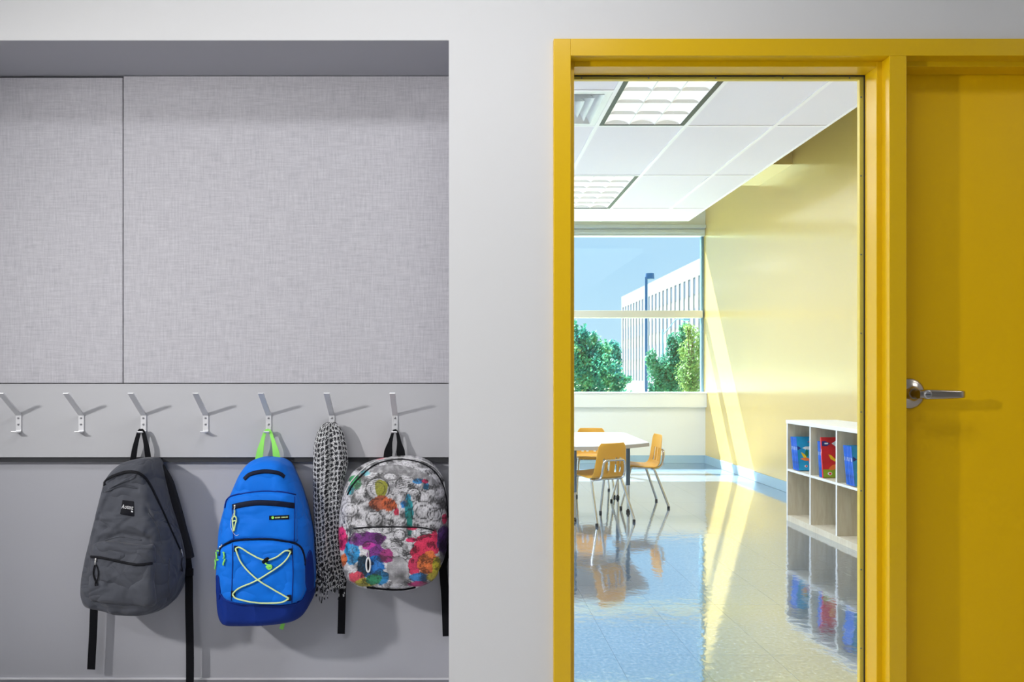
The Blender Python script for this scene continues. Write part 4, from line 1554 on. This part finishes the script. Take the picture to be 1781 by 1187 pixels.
# ---- blue backpack
M['bluefab'] = mat('bright_blue_polyester', srgb(0, 112, 222), 0.66, spec=0.2, bump=0.22, bscale=70, vary=0.07, vscale=7, sheen=0.05, wrinkle=0.35, wsc=7.0)
M['navyfab'] = mat('navy_polyester', srgb(8, 44, 128), 0.6, spec=0.2, bump=0.3, bscale=120)
M['navyzip'] = mat('dark_navy_zip', (0.006, 0.010, 0.030), 0.55, spec=0.15, bump=0.3, bscale=800)
M['lime'] = mat('lime_webbing', srgb(150, 236, 100), 0.6, bump=0.3, bscale=700)
M['limecord'] = mat('lime_white_cord', srgb(214, 236, 168), 0.6, bump=0.4, bscale=900)
Z = zoomed(350, 720, 3.0455)
b_out = Z([(290, 240), (345, 235), (415, 248), (455, 280), (482, 335), (510, 400), (535, 470), (560, 560), (580, 660), (590, 760), (598, 870), (590, 960), (562, 1032), (515, 1078),
           (400, 1098), (250, 1104), (155, 1101), (120, 1080), (102, 1025), (95, 930), (92, 830), (98, 700), (104, 600), (132, 490), (168, 410), (205, 325), (245, 268)])
bb = empty('backpack', P(460, 1086, 2.3), 'bright blue backpack with navy base and crossed lime bungee cord', 'backpack', 'backpacks hanging on the hooks')
bbody = pillow(b_out, 2.275, 2.3705, 0.110, zone=0.38, n=280, rings=70, wr=0.004, wscale=9, seed=3.1, dfun=lambda t: 1.05 - 0.55 * max(0, t) ** 1.6)
bcurve = [(0, 920), (60, 925), (95, 945), (130, 985), (210, 1006), (330, 1013), (470, 1013), (535, 985), (562, 930), (620, 905), (800, 900)]


def below(p):
    px, py = VX + p.x * F / p.y, VY - (p.z - E) * F / p.y
    zx, zy = (px - 350) * 3.0455, (py - 720) * 3.0455
    return zy > interp(bcurve, zx)


def interp(tab, y):
    for (y0, x0), (y1, x1) in zip(tab, tab[1:]):
        if y <= y1:
            t = (y - y0) / (y1 - y0)
            return x0 + (x1 - x0) * min(max(t, 0), 1)
    return tab[-1][1]


def subset(mbx, test):
    o_ = MB()
    o_.v = mbx.v
    used, idx = [], {}
    fs_ = []
    for f in mbx.f:
        c_ = sum((mbx.v[i] for i in f), Vector()) / len(f)
        if test(c_):
            for i in f:
                if i not in idx:
                    idx[i] = len(used)
                    used.append(mbx.v[i])
            fs_.append(tuple(idx[i] for i in f))
    return MB().add(used, fs_)


build('body', subset(bbody, lambda c: not below(c)), M['bluefab'], bb, smooth=True, merge=True)
build('base_panel', subset(bbody, below), M['navyfab'], bb, smooth=True, merge=True)
bs = Surf(); bs.add(bbody)
# navy base panel and side mesh pockets
sp_ = patch(Z([(548, 800), (575, 720), (590, 780), (597, 870), (588, 930), (565, 940), (552, 900)]), bs, 0.003, zone=0.3, n=50, rings=8, seed=5)
build('side_pocket', sp_, M['navyfab'], bb, smooth=True, merge=True)
sp_ = patch(Z([(82, 860), (96, 870), (104, 930), (98, 985), (86, 960)]), bs, 0.003, zone=0.3, n=40, rings=6, seed=5.5)
build('side_pocket', sp_, M['navyfab'], bb, smooth=True, merge=True)
# upper pocket
up = patch(Z([(140, 452), (200, 428), (320, 412), (420, 416), (500, 432), (506, 520), (508, 640), (500, 680), (350, 664), (180, 672), (112, 700), (110, 620), (122, 520)]), bs, 0.012, zone=0.22, wr=0.0025, seed=2.2)
upo = build('upper_pocket', up, M['bluefab'], bb, smooth=True, merge=True)
bs.add(up)
lo = patch(Z([(98, 760), (112, 708), (180, 676), (350, 667), (480, 686), (526, 716), (546, 800), (548, 920), (520, 985), (450, 1012), (300, 1012), (160, 1002), (112, 960), (98, 860)]), bs, 0.017, zone=0.22, wr=0.003, seed=9.1)
loo = build('lower_pocket', lo, M['bluefab'], bb, smooth=True, merge=True)
bs.add(lo)
build('piping', band(Z([(84, 935), (100, 950), (132, 986), (210, 1006), (330, 1013), (470, 1013), (535, 985), (560, 932), (592, 915)]), bs, 0.005, 0.002, n=60), M['navyfab'], bb, smooth=True)
build('zip', band(Z([(228, 348), (262, 320), (338, 306), (410, 316), (440, 336)]), bs, 0.013, 0.0016), M['navyzip'], bb, smooth=True)
build('piping', band(Z([(128, 500), (141, 452), (200, 428), (320, 411), (420, 416), (498, 431)]), bs, 0.004, 0.0022), M['navyfab'], bb, smooth=True)
build('pocket_zip', band(Z([(166, 494), (230, 480), (300, 472), (400, 476), (492, 488)]), bs, 0.0165, 0.0016), M['navyzip'], upo, smooth=True)
build('seam', band(Z([(164, 500), (168, 580), (172, 664)]), bs, 0.003, 0.0012, 0), M['navyfab'], upo, smooth=True)
build('seam', band(Z([(494, 440), (494, 560), (492, 672)]), bs, 0.003, 0.0012, 0), M['navyfab'], upo, smooth=True)
build('pocket_zip', band(Z([(96, 752), (106, 712), (140, 682), (200, 668), (350, 662), (470, 680), (524, 708), (542, 750), (548, 800)]), bs, 0.0085, 0.0022), M['navyzip'], loo, smooth=True)
build('seam', band(Z([(165, 690), (166, 800), (160, 990)]), bs, 0.003, 0.0012, 0), M['navyfab'], loo, smooth=True)
build('seam', band(Z([(482, 700), (486, 850), (480, 1005)]), bs, 0.003, 0.0012, 0), M['navyfab'], loo, smooth=True)
lb2 = build('label_patch', band(Z([(360, 552), (465, 548)]), bs, 0.0125, 0.0010, n=10, smooth_path=False, nseg=4), M['label'], upo)
l0, nrm = bs.hit(350 + 379 / 3.0455, 720 + 551 / 3.0455)
build('emblem', MB().lathe(l0 + nrm * 0.003, nrm, [(0, 0.0042), (0.0006, 0.0042), (0.0006, 0.0026), (0.0002, 0.0024)], 16), M['lime'], lb2)
mbx = MB()
for k in range(12):
    if k == 5: continue
    px = 350 + (394 + k * 5.6) / 3.0455
    py = 720 + (551.2 - k * 0.25) / 3.0455
    loc, nn = bs.hit(px, py)
    loc = loc + nn * 0.0034
    hh = 0.0019
    mbx.box(loc.x - 0.0011, loc.x + 0.0011, loc.y - 0.0004, loc.y, loc.z - hh, loc.z + hh)
build('lettering', mbx, M['limecord'], lb2, kind='stuff')
# bungee
A, B, C_, D_ = (185, 716), (472, 730), (170, 955), (466, 976)
for nm in (A, B, C_, D_):
    px, py = Z([nm])[0]
    loc, nn = bs.hit(px, py)
    build('cord_tab', MB().tube([loc - Vector((0, 0, 0.009)) + nn * 0.002, loc + Vector((0, 0, 0.009)) + nn * 0.002], 0.0062, 4, ry=0.0025, ups=[nn, nn]), M['navyzip'], loo, bevel=0.001)
for pth in ([A, (205, 706), (260, 740), (335, 775), (395, 762), (445, 726), B], [A, (215, 790), (290, 870), (390, 935), D_], [B, (440, 785), (310, 875), (200, 925), C_],
            [C_, (190, 978), (300, 998), (420, 996), D_]):
    build('bungee_cord', cord(Z(pth), bs, 0.0024, 0.003, n=44), M['limecord'], loo, smooth=True)
px, py = Z([(340, 778)])[0]
loc, nn = bs.hit(px, py)
build('cord_lock', MB().lathe(loc + nn * 0.004 - Vector((0.007, 0, 0.006)), Vector((0.8, 0, 0.6)), [(0, 0.004), (0.004, 0.0065), (0.016, 0.0065), (0.022, 0.004)], 14), M['webblack'], loo, smooth=True)
for pth in ([(342, 790), (352, 800), (372, 800), (374, 818), (358, 822), (346, 806)], [(350, 805), (362, 812), (372, 806)], [(348, 812), (364, 802)]):
    build('cord_knot', cord(Z(pth), bs, 0.0026, 0.003, n=18), M['lime'], loo, smooth=True)
zip_pull(bs, 350 + 180 / 3.0455, 720 + 490 / 3.0455, 1.6, 0.009, upo)
for pth in ([(180, 512), (178, 540)], [(178, 540), (168, 560), (172, 625)], [(178, 540), (190, 555), (180, 600), (176, 622)], [(168, 572), (182, 566), (190, 574)]):
    build('pull_cord', cord(Z(pth), bs, 0.0022, 0.002, n=16), M['limecord'], upo, smooth=True)
build('tag_loop', cord(Z([(180, 515), (160, 560), (160, 610), (185, 648), (200, 640)]), bs, 0.0005, 0.002, n=24), M['lettering'], upo)
zip_pull(bs, 350 + 112 / 3.0455, 720 + 700 / 3.0455, 2.6, 0.010, loo)
for pth in ([(92, 725), (78, 735), (74, 765), (82, 780), (90, 760), (86, 735)], [(80, 775), (70, 800), (66, 820)], [(82, 775), (84, 800), (80, 822)]):
    build('pull_cord', cord(Z(pth), bs, 0.0024, 0.002, n=20), M['lime'], loo, smooth=True)
# lime loop
hl = Z([(350, 96)])[0]
tl_, tr_ = Z([(304, 240)])[0], Z([(404, 248)])[0]
build('hang_loop', webbing([at(tl_[0], tl_[1] + 3, 2.345), at(tl_[0] + 4, tl_[1] - 20, 2.343), at(hl[0] - 6, hl[1] + 7, lip), at(hl[0] - 2, hl[1] - 1.8, lip), at(hl[0] + 4, hl[1] - 1.5, lip),
                            at(hl[0] + 8, hl[1] + 8, lip), at(tr_[0] - 4, tr_[1] - 20, 2.343), at(tr_[0], tr_[1] + 3, 2.345)], 0.020, 0.0022, widths=[1.2, 1.1, 0.65, 0.5, 0.5, 0.65, 1.1, 1.2], n=44), M['lime'], bb)
st = Z([(432, 1060), (434, 1105), (424, 1142)])
build('webbing_strap', webbing([at(p[0], p[1], 2.35) for p in st], 0.013, 0.002, n=10), M['lime'], bb)

# ---- patterned backpack
Z = zoomed(530, 680, 2.7615)
p_out = Z([(400, 324), (460, 318), (530, 320), (590, 340), (630, 372), (658, 415), (676, 480), (688, 560), (692, 640), (688, 730), (672, 800), (645, 860), (618, 905), (560, 932), (500, 950),
           (390, 950), (290, 938), (220, 914), (196, 880), (180, 820), (166, 720), (166, 620), (176, 540), (196, 450), (240, 382), (310, 343)])


BLOBS = [(360, 290, 52, 78, (150, 150, 45)), (350, 425, 90, 65, (170, 88, 58)), (430, 440, 65, 60, (205, 96, 52)), (595, 385, 26, 40, (50, 165, 205)), (560, 440, 36, 34, (40, 130, 200)),
         (602, 480, 40, 100, (30, 150, 160)), (605, 600, 28, 110, (20, 120, 112)), (140, 245, 55, 60, (60, 160, 100)), (100, 310, 30, 40, (50, 160, 170)), (225, 165, 40, 22, (120, 190, 200)),
         (690, 235, 55, 26, (50, 135, 195)), (745, 275, 26, 34, (60, 150, 200)), (735, 235, 30, 22, (190, 45, 90)), (350, 38, 38, 14, (225, 75, 105)), (20, 735, 50, 90, (228, 60, 120)),
         (110, 850, 60, 105, (45, 150, 210)), (38, 910, 24, 50, (225, 120, 70)), (240, 740, 130, 62, (112, 36, 122)), (255, 795, 60, 30, (205, 55, 165)), (330, 870, 80, 80, (132, 50, 140)),
         (405, 880, 45, 60, (170, 55, 125)), (300, 985, 90, 90, (24, 112, 190)), (205, 965, 45, 85, (16, 70, 100)), (370, 1060, 50, 60, (40, 130, 185)), (150, 1060, 55, 40, (205, 70, 90)),
         (230, 1105, 70, 34, (175, 165, 50)), (300, 1080, 60, 36, (40, 130, 90)), (760, 790, 100, 80, (222, 50, 92)), (690, 850, 70, 55, (215, 45, 85)), (645, 965, 45, 75, (205, 50, 90)),
         (775, 950, 85, 90, (228, 120, 60)), (840, 985, 32, 90, (210, 195, 50)), (690, 1065, 75, 36, (50, 120, 180)), (690, 1120, 80, 22, (190, 50, 120)), (905, 740, 55, 120, (92, 52, 120)),
         (905, 560, 22, 50, (215, 60, 100)), (620, 742, 42, 18, (228, 50, 105)), (490, 500, 24, 36, (200, 40, 75)), (620, 640, 45, 18, (205, 60, 95)), (790, 1060, 45, 30, (205, 190, 60)),
         (820, 700, 20, 40, (222, 50, 92))]
RINGS = [(300, 560, 72), (720, 500, 100), (415, 540, 34), (500, 960, 85), (640, 350, 60), (90, 480, 70), (820, 520, 60), (520, 700, 50), (410, 650, 40), (330, 300, 100)]


def collage(px, py):
    """abstract grey sketch collage with splashes of colour"""
    x, y = (px - 590) * 4.9436, (py - 790) * 4.9436
    n1 = noise.fractal(Vector((x * 0.012, y * 0.012, 2.2)), 1.0, 2.1, 5)
    n2 = noise.noise(Vector((x * 0.030 + 9, y * 0.030, 5.0)))
    n3 = noise.noise(Vector((x * 0.0075 + 3, y * 0.009, 8.0)))
    n5 = noise.noise(Vector((x * 0.075 + 1, y * 0.075, 11.0)))
    n6 = noise.noise(Vector((x * 0.013 + 21, y * 0.016, 4.0)))
    g = 0.68 + 0.20 * n3 + 0.10 * n5
    if n6 < -0.06: g = 0.34 + 0.25 * n2 + 0.16 * n5
    if n6 < -0.38: g = 0.13 + 0.12 * n5
    if abs(n1) < 0.07: g -= 0.34
    if n2 > 0.34 and n5 > -0.2: g -= 0.26
    if abs(n2) < 0.035: g -= 0.25
    if n6 > 0.30: g += 0.12
    for cx, cy, r in RINGS:
        d = math.hypot(x - cx, (y - cy) * 1.08)
        if abs(d - r) < 6 + 5 * n2: g -= 0.42
        elif abs(d - r * 0.62) < 4 + 3 * n5: g -= 0.3
        elif d < r: g = g * 0.5 + 0.36 + 0.12 * (cy - y) / r
    # ruled strokes
    for (ax, ay, bx, by, gap) in ((510, 200, 620, 300, 18), (230, 190, 320, 290, 16), (830, 380, 900, 480, 16), (550, 830, 620, 920, 20), (20, 540, 110, 630, 14), (690, 620, 830, 720, 22),
                                  (380, 560, 470, 660, 16), (440, 720, 520, 800, 18), (150, 330, 240, 420, 15), (640, 330, 700, 420, 13), (60, 640, 100, 760, 12)):
        if ax < x < bx and ay < y < by:
            if ((y + 0.2 * x + 8 * n2) % gap) < gap * 0.48: g -= 0.38
    # dark band across the upper edge and a dark lump low in the middle
    d = ((x - 560) / 300) ** 2 + ((y - 130 - 0.0007 * (x - 420) ** 2) / 42) ** 2
    if d < 1: g = 0.24 + 0.35 * max(0, n2 + 0.1)
    d = ((x - 500) / 92) ** 2 + ((y - 1000) / 120) ** 2
    if d < 1 + 0.2 * n2: g = 0.30 + 0.30 * n3 + 0.25 * max(0, n2)
    d = ((x - 440) / 80) ** 2 + ((y - 195) / 38) ** 2
    if d < 1 and d > 0.45: g = 0.22
    g = min(max(g, 0.05), 0.86)
    col = (g * 0.99, g * 0.97, g * 1.0)
    for cx, cy, rx, ry, c in BLOBS:
        if cy > 690: rx, ry = rx * 1.18, ry * 1.15
        d = ((x - cx) / rx) ** 2 + ((y - cy) / ry) ** 2
        if d < 1 + 0.45 * n1 + 0.25 * n2:
            lin = srgb(*c)
            k = 0.30 + 0.95 * g if g > 0.3 else 0.22
            col = (lin[0] * k * 1.15, lin[1] * k * 1.15, lin[2] * k * 1.15)
    # flat print darkened to the tone of the photographed cloth
    return (min(col[0], 0.9), min(col[1], 0.9), min(col[2], 0.9), 1.0)


def paint(o):
    me = o.data
    at_ = me.color_attributes.new('Print', 'FLOAT_COLOR', 'POINT')
    og = ORG[o.name]
    for i, vv in enumerate(me.vertices):
        p = vv.co + og
        px = VX + p.x * F / p.y
        py = VY - (p.z - E) * F / p.y
        at_.data[i].color = collage(px, py)


def print_mat():
    x = NT('sequinned_collage_print')
    b = x.n('ShaderNodeBsdfPrincipled')
    at_ = x.n('ShaderNodeAttribute', attribute_name='Print')
    t = x.n('ShaderNodeTexCoord')
    mp = x.n('ShaderNodeMapping')
    mp.inputs['Scale'].default_value = (270, 0.0, 270)
    x.l(t.outputs['Object'], mp.inputs[0])
    vo = x.n('ShaderNodeTexVoronoi')
    vo.inputs['Scale'].default_value = 1.0
    vo.inputs['Randomness'].default_value = 0.15
    x.l(mp.outputs[0], vo.inputs['Vector'])
    r = x.n('ShaderNodeValToRGB')
    r.color_ramp.elements[0].position = 0.34; r.color_ramp.elements[0].color = (1, 1, 1, 1)
    r.color_ramp.elements[1].position = 0.56; r.color_ramp.elements[1].color = (0.58, 0.58, 0.62, 1)
    x.l(vo.outputs['Distance'], r.inputs[0])
    mu = x.n('ShaderNodeMix', data_type='RGBA', blend_type='MULTIPLY')
    mu.inputs[0].default_value = 1.0
    x.l(at_.outputs['Color'], mu.inputs[6]); x.l(r.outputs[0], mu.inputs[7])
    x.l(mu.outputs[2], b.inputs['Base Color'])
    b.inputs['Roughness'].default_value = 0.32
    b.inputs['Specular IOR Level'].default_value = 0.55
    bp = x.n('ShaderNodeBump')
    bp.inputs['Strength'].default_value = 0.5
    bp.inputs['Distance'].default_value = 0.002
    bp.invert = True
    x.l(vo.outputs['Distance'], bp.inputs['Height'])
    x.l(bp.outputs[0], b.inputs['Normal'])
    x.l(b.outputs[0], x.out.inputs[0])
    return x.m


M['collage'] = print_mat()
pb = empty('backpack', P(685, 1026, 2.3), 'sequinned backpack printed with a grey sketch collage and colour splashes', 'backpack', 'backpacks hanging on the hooks')
pbody = pillow(p_out, 2.285, 2.3705, 0.095, zone=0.34, n=300, rings=84, wr=0.003, wscale=8, seed=6.4, dfun=lambda t: 1.05 - 0.35 * max(0, t) ** 1.5)
po = build('body', pbody, M['collage'], pb, smooth=True, merge=True)
paint(po)
ps = Surf(); ps.add(pbody)
pp = patch(Z([(232, 655), (330, 648), (460, 650), (580, 655), (630, 668), (642, 740), (640, 830), (612, 896), (540, 925), (400, 940), (290, 928), (228, 905), (206, 850), (210, 740)]), ps, 0.022, zone=0.22, n=240, rings=60, wr=0.002, seed=3.3)
ppo = build('front_pocket', pp, M['collage'], pb, smooth=True, merge=True)
paint(ppo)
ps.add(pp)
build('zip', band(Z([(206, 500), (235, 448), (290, 392), (350, 352), (440, 332), (540, 342), (610, 378), (652, 430), (676, 500), (686, 610)]), ps, 0.006, 0.0014, n=60), M['zipblack'], pb, smooth=True)
build('pocket_zip', band(Z([(236, 664), (300, 658), (420, 656), (560, 660), (622, 674)]), ps, 0.0055, 0.0014), M['zipblack'], ppo, smooth=True)
M['piping'] = mat('white_piping', (0.62, 0.62, 0.63), 0.5)
build('piping', band(Z([(190, 510), (220, 445), (280, 380), (345, 341), (440, 323), (545, 333), (620, 370), (664, 428), (684, 500)]), ps, 0.0045, 0.0018, n=60), M['piping'], pb, smooth=True)
build('base_trim', band(Z([(300, 944), (390, 953), (470, 954), (530, 944)]), ps, 0.010, 0.002), M['webblack'], pb, smooth=True)
# puller with oval charm
build('pull_tab', band(Z([(307, 768), (307, 800)]), ps, 0.005, 0.0016, n=8, smooth_path=False), M['zipmetal'], ppo)
px, py = Z([(307, 835)])[0]
loc, nn = ps.hit(px, py)
ctr = loc + nn * 0.006
mbx = MB()
loopp = []
for k in range(25):
    a = 2 * math.pi * k / 24
    loopp.append(ctr + Vector((0.0062 * math.cos(a), 0, 0.0215 * math.sin(a))))
mbx.tube(loopp, 0.0026, 8)
ch_ = build('oval_charm', mbx, M['lettering'], ppo, smooth=True)
build('charm_face', MB().add([ctr + Vector((0.0055 * math.cos(2 * math.pi * k / 20), 0.001, 0.020 * math.sin(2 * math.pi * k / 20))) for k in range(20)], [tuple(range(20))]), M['label'], ch_)
# loop and straps
hl = Z([(431, 197)])[0]
a0, a1 = Z([(398, 325)])[0], Z([(464, 322)])[0]
build('hang_loop', webbing([at(a0[0], a0[1] + 3, 2.345), at(a0[0] + 2, a0[1] - 16, 2.345), at(hl[0] - 4, hl[1] + 6, lip), at(hl[0] - 1, hl[1] - 1.2, lip), at(hl[0] + 3, hl[1] - 1.2, lip),
                            at(hl[0] + 6, hl[1] + 6, lip), at(a1[0] - 2, a1[1] - 16, 2.345), at(a1[0], a1[1] + 3, 2.345)], 0.026, 0.0025, widths=[1.1, 1.05, 0.55, 0.35, 0.35, 0.55, 1.05, 1.1], n=44), M['webblack'], pb)
st = Z([(185, 900), (180, 960), (178, 1060), (175, 1168)])
build('webbing_strap', webbing([at(p[0], p[1], 2.36) for p in st], 0.0245, 0.0022, n=20), M['webblack'], pb)
st = Z([(690, 640), (686, 740), (665, 830), (668, 900), (676, 1000), (682, 1180)])
build('webbing_strap', webbing([at(p[0], p[1], 2.366) for p in st], 0.027, 0.0022, n=30), M['webblack'], pb)

# ---- dotted scarf
def scarf_mat():
    x = NT('dotted_scarf_cloth')
    b = x.n('ShaderNodeBsdfPrincipled')
    b.inputs['Roughness'].default_value = 0.85
    uv = x.n('ShaderNodeUVMap')
    nz = x.n('ShaderNodeTexNoise')
    nz.inputs['Scale'].default_value = 5.0
    nz.inputs['Detail'].default_value = 3
    x.l(uv.outputs[0], nz.inputs['Vector'])
    sb = x.n('ShaderNodeVectorMath', operation='SUBTRACT')
    sb.inputs[1].default_value = (0.5, 0.5, 0.5)
    x.l(nz.outputs['Color'], sb.inputs[0])
    sc = x.n('ShaderNodeVectorMath', operation='SCALE')
    sc.inputs['Scale'].default_value = 1.4
    x.l(sb.outputs[0], sc.inputs[0])
    mp = x.n('ShaderNodeMapping')
    mp.inputs['Scale'].default_value = (1, 1, 1)
    x.l(uv.outputs[0], mp.inputs[0])
    ad = x.n('ShaderNodeVectorMath', operation='ADD')
    x.l(mp.outputs[0], ad.inputs[0]); x.l(sc.outputs[0], ad.inputs[1])
    vo = x.n('ShaderNodeTexVoronoi')
    vo.voronoi_dimensions = '2D'
    vo.feature = 'DISTANCE_TO_EDGE'
    vo.inputs['Scale'].default_value = 1.0
    vo.inputs['Randomness'].default_value = 0.45
    x.l(ad.outputs[0], vo.inputs['Vector'])
    r = x.n('ShaderNodeValToRGB')
    r.color_ramp.elements[0].position = 0.085; r.color_ramp.elements[0].color = (0.62, 0.62, 0.63, 1)
    r.color_ramp.elements[1].position = 0.13; r.color_ramp.elements[1].color = (0.008, 0.008, 0.012, 1)
    x.l(vo.outputs['Distance'], r.inputs[0])
    x.l(r.outputs[0], b.inputs['Base Color'])
    x.l(b.outputs[0], x.out.inputs[0])
    return x.m


M['scarf'] = scarf_mat()
left = [(735.5, 568), (742, 558), (755, 551.5), (778, 546), (820, 544), (880, 545), (930, 547), (970, 548), (990, 551), (1010, 556), (1022, 562)]
right = [(735.5, 584), (742, 591), (755, 598), (778, 603), (805, 605), (830, 600), (860, 595), (930, 594), (970, 596), (990, 599), (1010, 600), (1022, 597)]


def interp(tab, y):
    for (y0, x0), (y1, x1) in zip(tab, tab[1:]):
        if y <= y1:
            t = (y - y0) / (y1 - y0)
            return x0 + (x1 - x0) * min(max(t, 0), 1)
    return tab[-1][1]


NR, NA = 90, 120
vs, fs, uvs = [], [], []
for k in range(NR + 1):
    t = k / NR
    y = 735.5 + (1022 - 735.5) * t
    xl_, xr_ = interp(left, y), interp(right, y)
    Dm = 2.340 - 0.006 * min(1, t * 6)
    cx = (xl_ + xr_) / 2
    hw = (xr_ - xl_) / 2 * Dm / F
    hd = 0.026 * min(1.0, 0.35 + t * 5) * (1.15 - 0.25 * t)
    c = P(cx, y, Dm)
    for i in range(NA):
        a = 2 * math.pi * i / NA
        fold = 1 + 0.10 * math.sin(7 * a + 2.2 * math.sin(3 * t) + 1.0) + 0.06 * math.sin(13 * a + 6 * t + 2) + 0.05 * noise.noise(Vector((math.cos(a) * 2, math.sin(a) * 2, t * 6)))
        # a deep crease down the middle of the front
        ca = abs(((a - 1.45 + math.pi) % (2 * math.pi)) - math.pi)
        crease = 1 - 0.42 * math.exp(-(ca / 0.16) ** 2) * min(1, t * 8)
        dep = hd * math.sin(a) * fold * crease
        wx = hw * math.cos(a) * (1 + 0.02 * math.sin(9 * a + 5 * t))
        vs.append(Vector((c.x + wx, c.y - dep * (1.0 if math.sin(a) > 0 else 0.7), c.z + 0.002 * math.sin(5 * a))))
        uvs.append((i / NA * 22 + 1.5 * t, y / 8.6 + 0.8 * math.sin(2 * a)))
for k in range(NR):
    fs += [(k * NA + i, k * NA + (i + 1) % NA, (k + 1) * NA + (i + 1) % NA, (k + 1) * NA + i) for i in range(NA)]
fs.append(tuple(range(NA))[::-1])
fs.append(tuple(range(NR * NA, (NR + 1) * NA)))
mbx = MB().add(vs, fs)
mbx.uv = uvs
sc = empty('scarf', P(575, 1050, 2.33), 'white scarf with black dots and fringed ends between the blue and patterned backpacks', 'scarf')
build('cloth', mbx, M['scarf'], sc, smooth=True, recalc=False)
rf = random.Random(21)
fr = MB()
for k in range(90):
    px = rf.uniform(548, 602)
    y0 = rf.uniform(962, 1015)
    ln = rf.choice([18, 26, 34, 40, 46]) * rf.uniform(0.6, 1.1)
    if px > 585: ln *= 0.85
    y1 = min(y0 + ln, 1052 - abs(px - 560) * 0.3)
    if y1 < y0 + 6:
        y1 = y0 + 10
    D = 2.30 + rf.uniform(-0.012, 0.05)
    pth = []
    for j in range(9):
        t = j / 8
        pth.append(P(px + 1.4 * math.sin(t * 7 + k) * t + rf.uniform(-0.4, 0.4), y0 + (y1 - y0) * t, D))
    q = len(fr.f)
    fr.tube(pth, rf.uniform(0.0010, 0.0024), 5, rs=[1 + 0.4 * math.sin(t * 2.2 + k) for t in range(9)])
    for jj in range(q, len(fr.f)):
        fr.mi[jj] = 0 if ((jj - q) // 5 + k) % 3 else 1
build('fringe', fr, [mat('fringe_black', (0.012, 0.012, 0.016), 0.85), mat('fringe_white', (0.5, 0.5, 0.51), 0.85)], sc, kind='stuff')
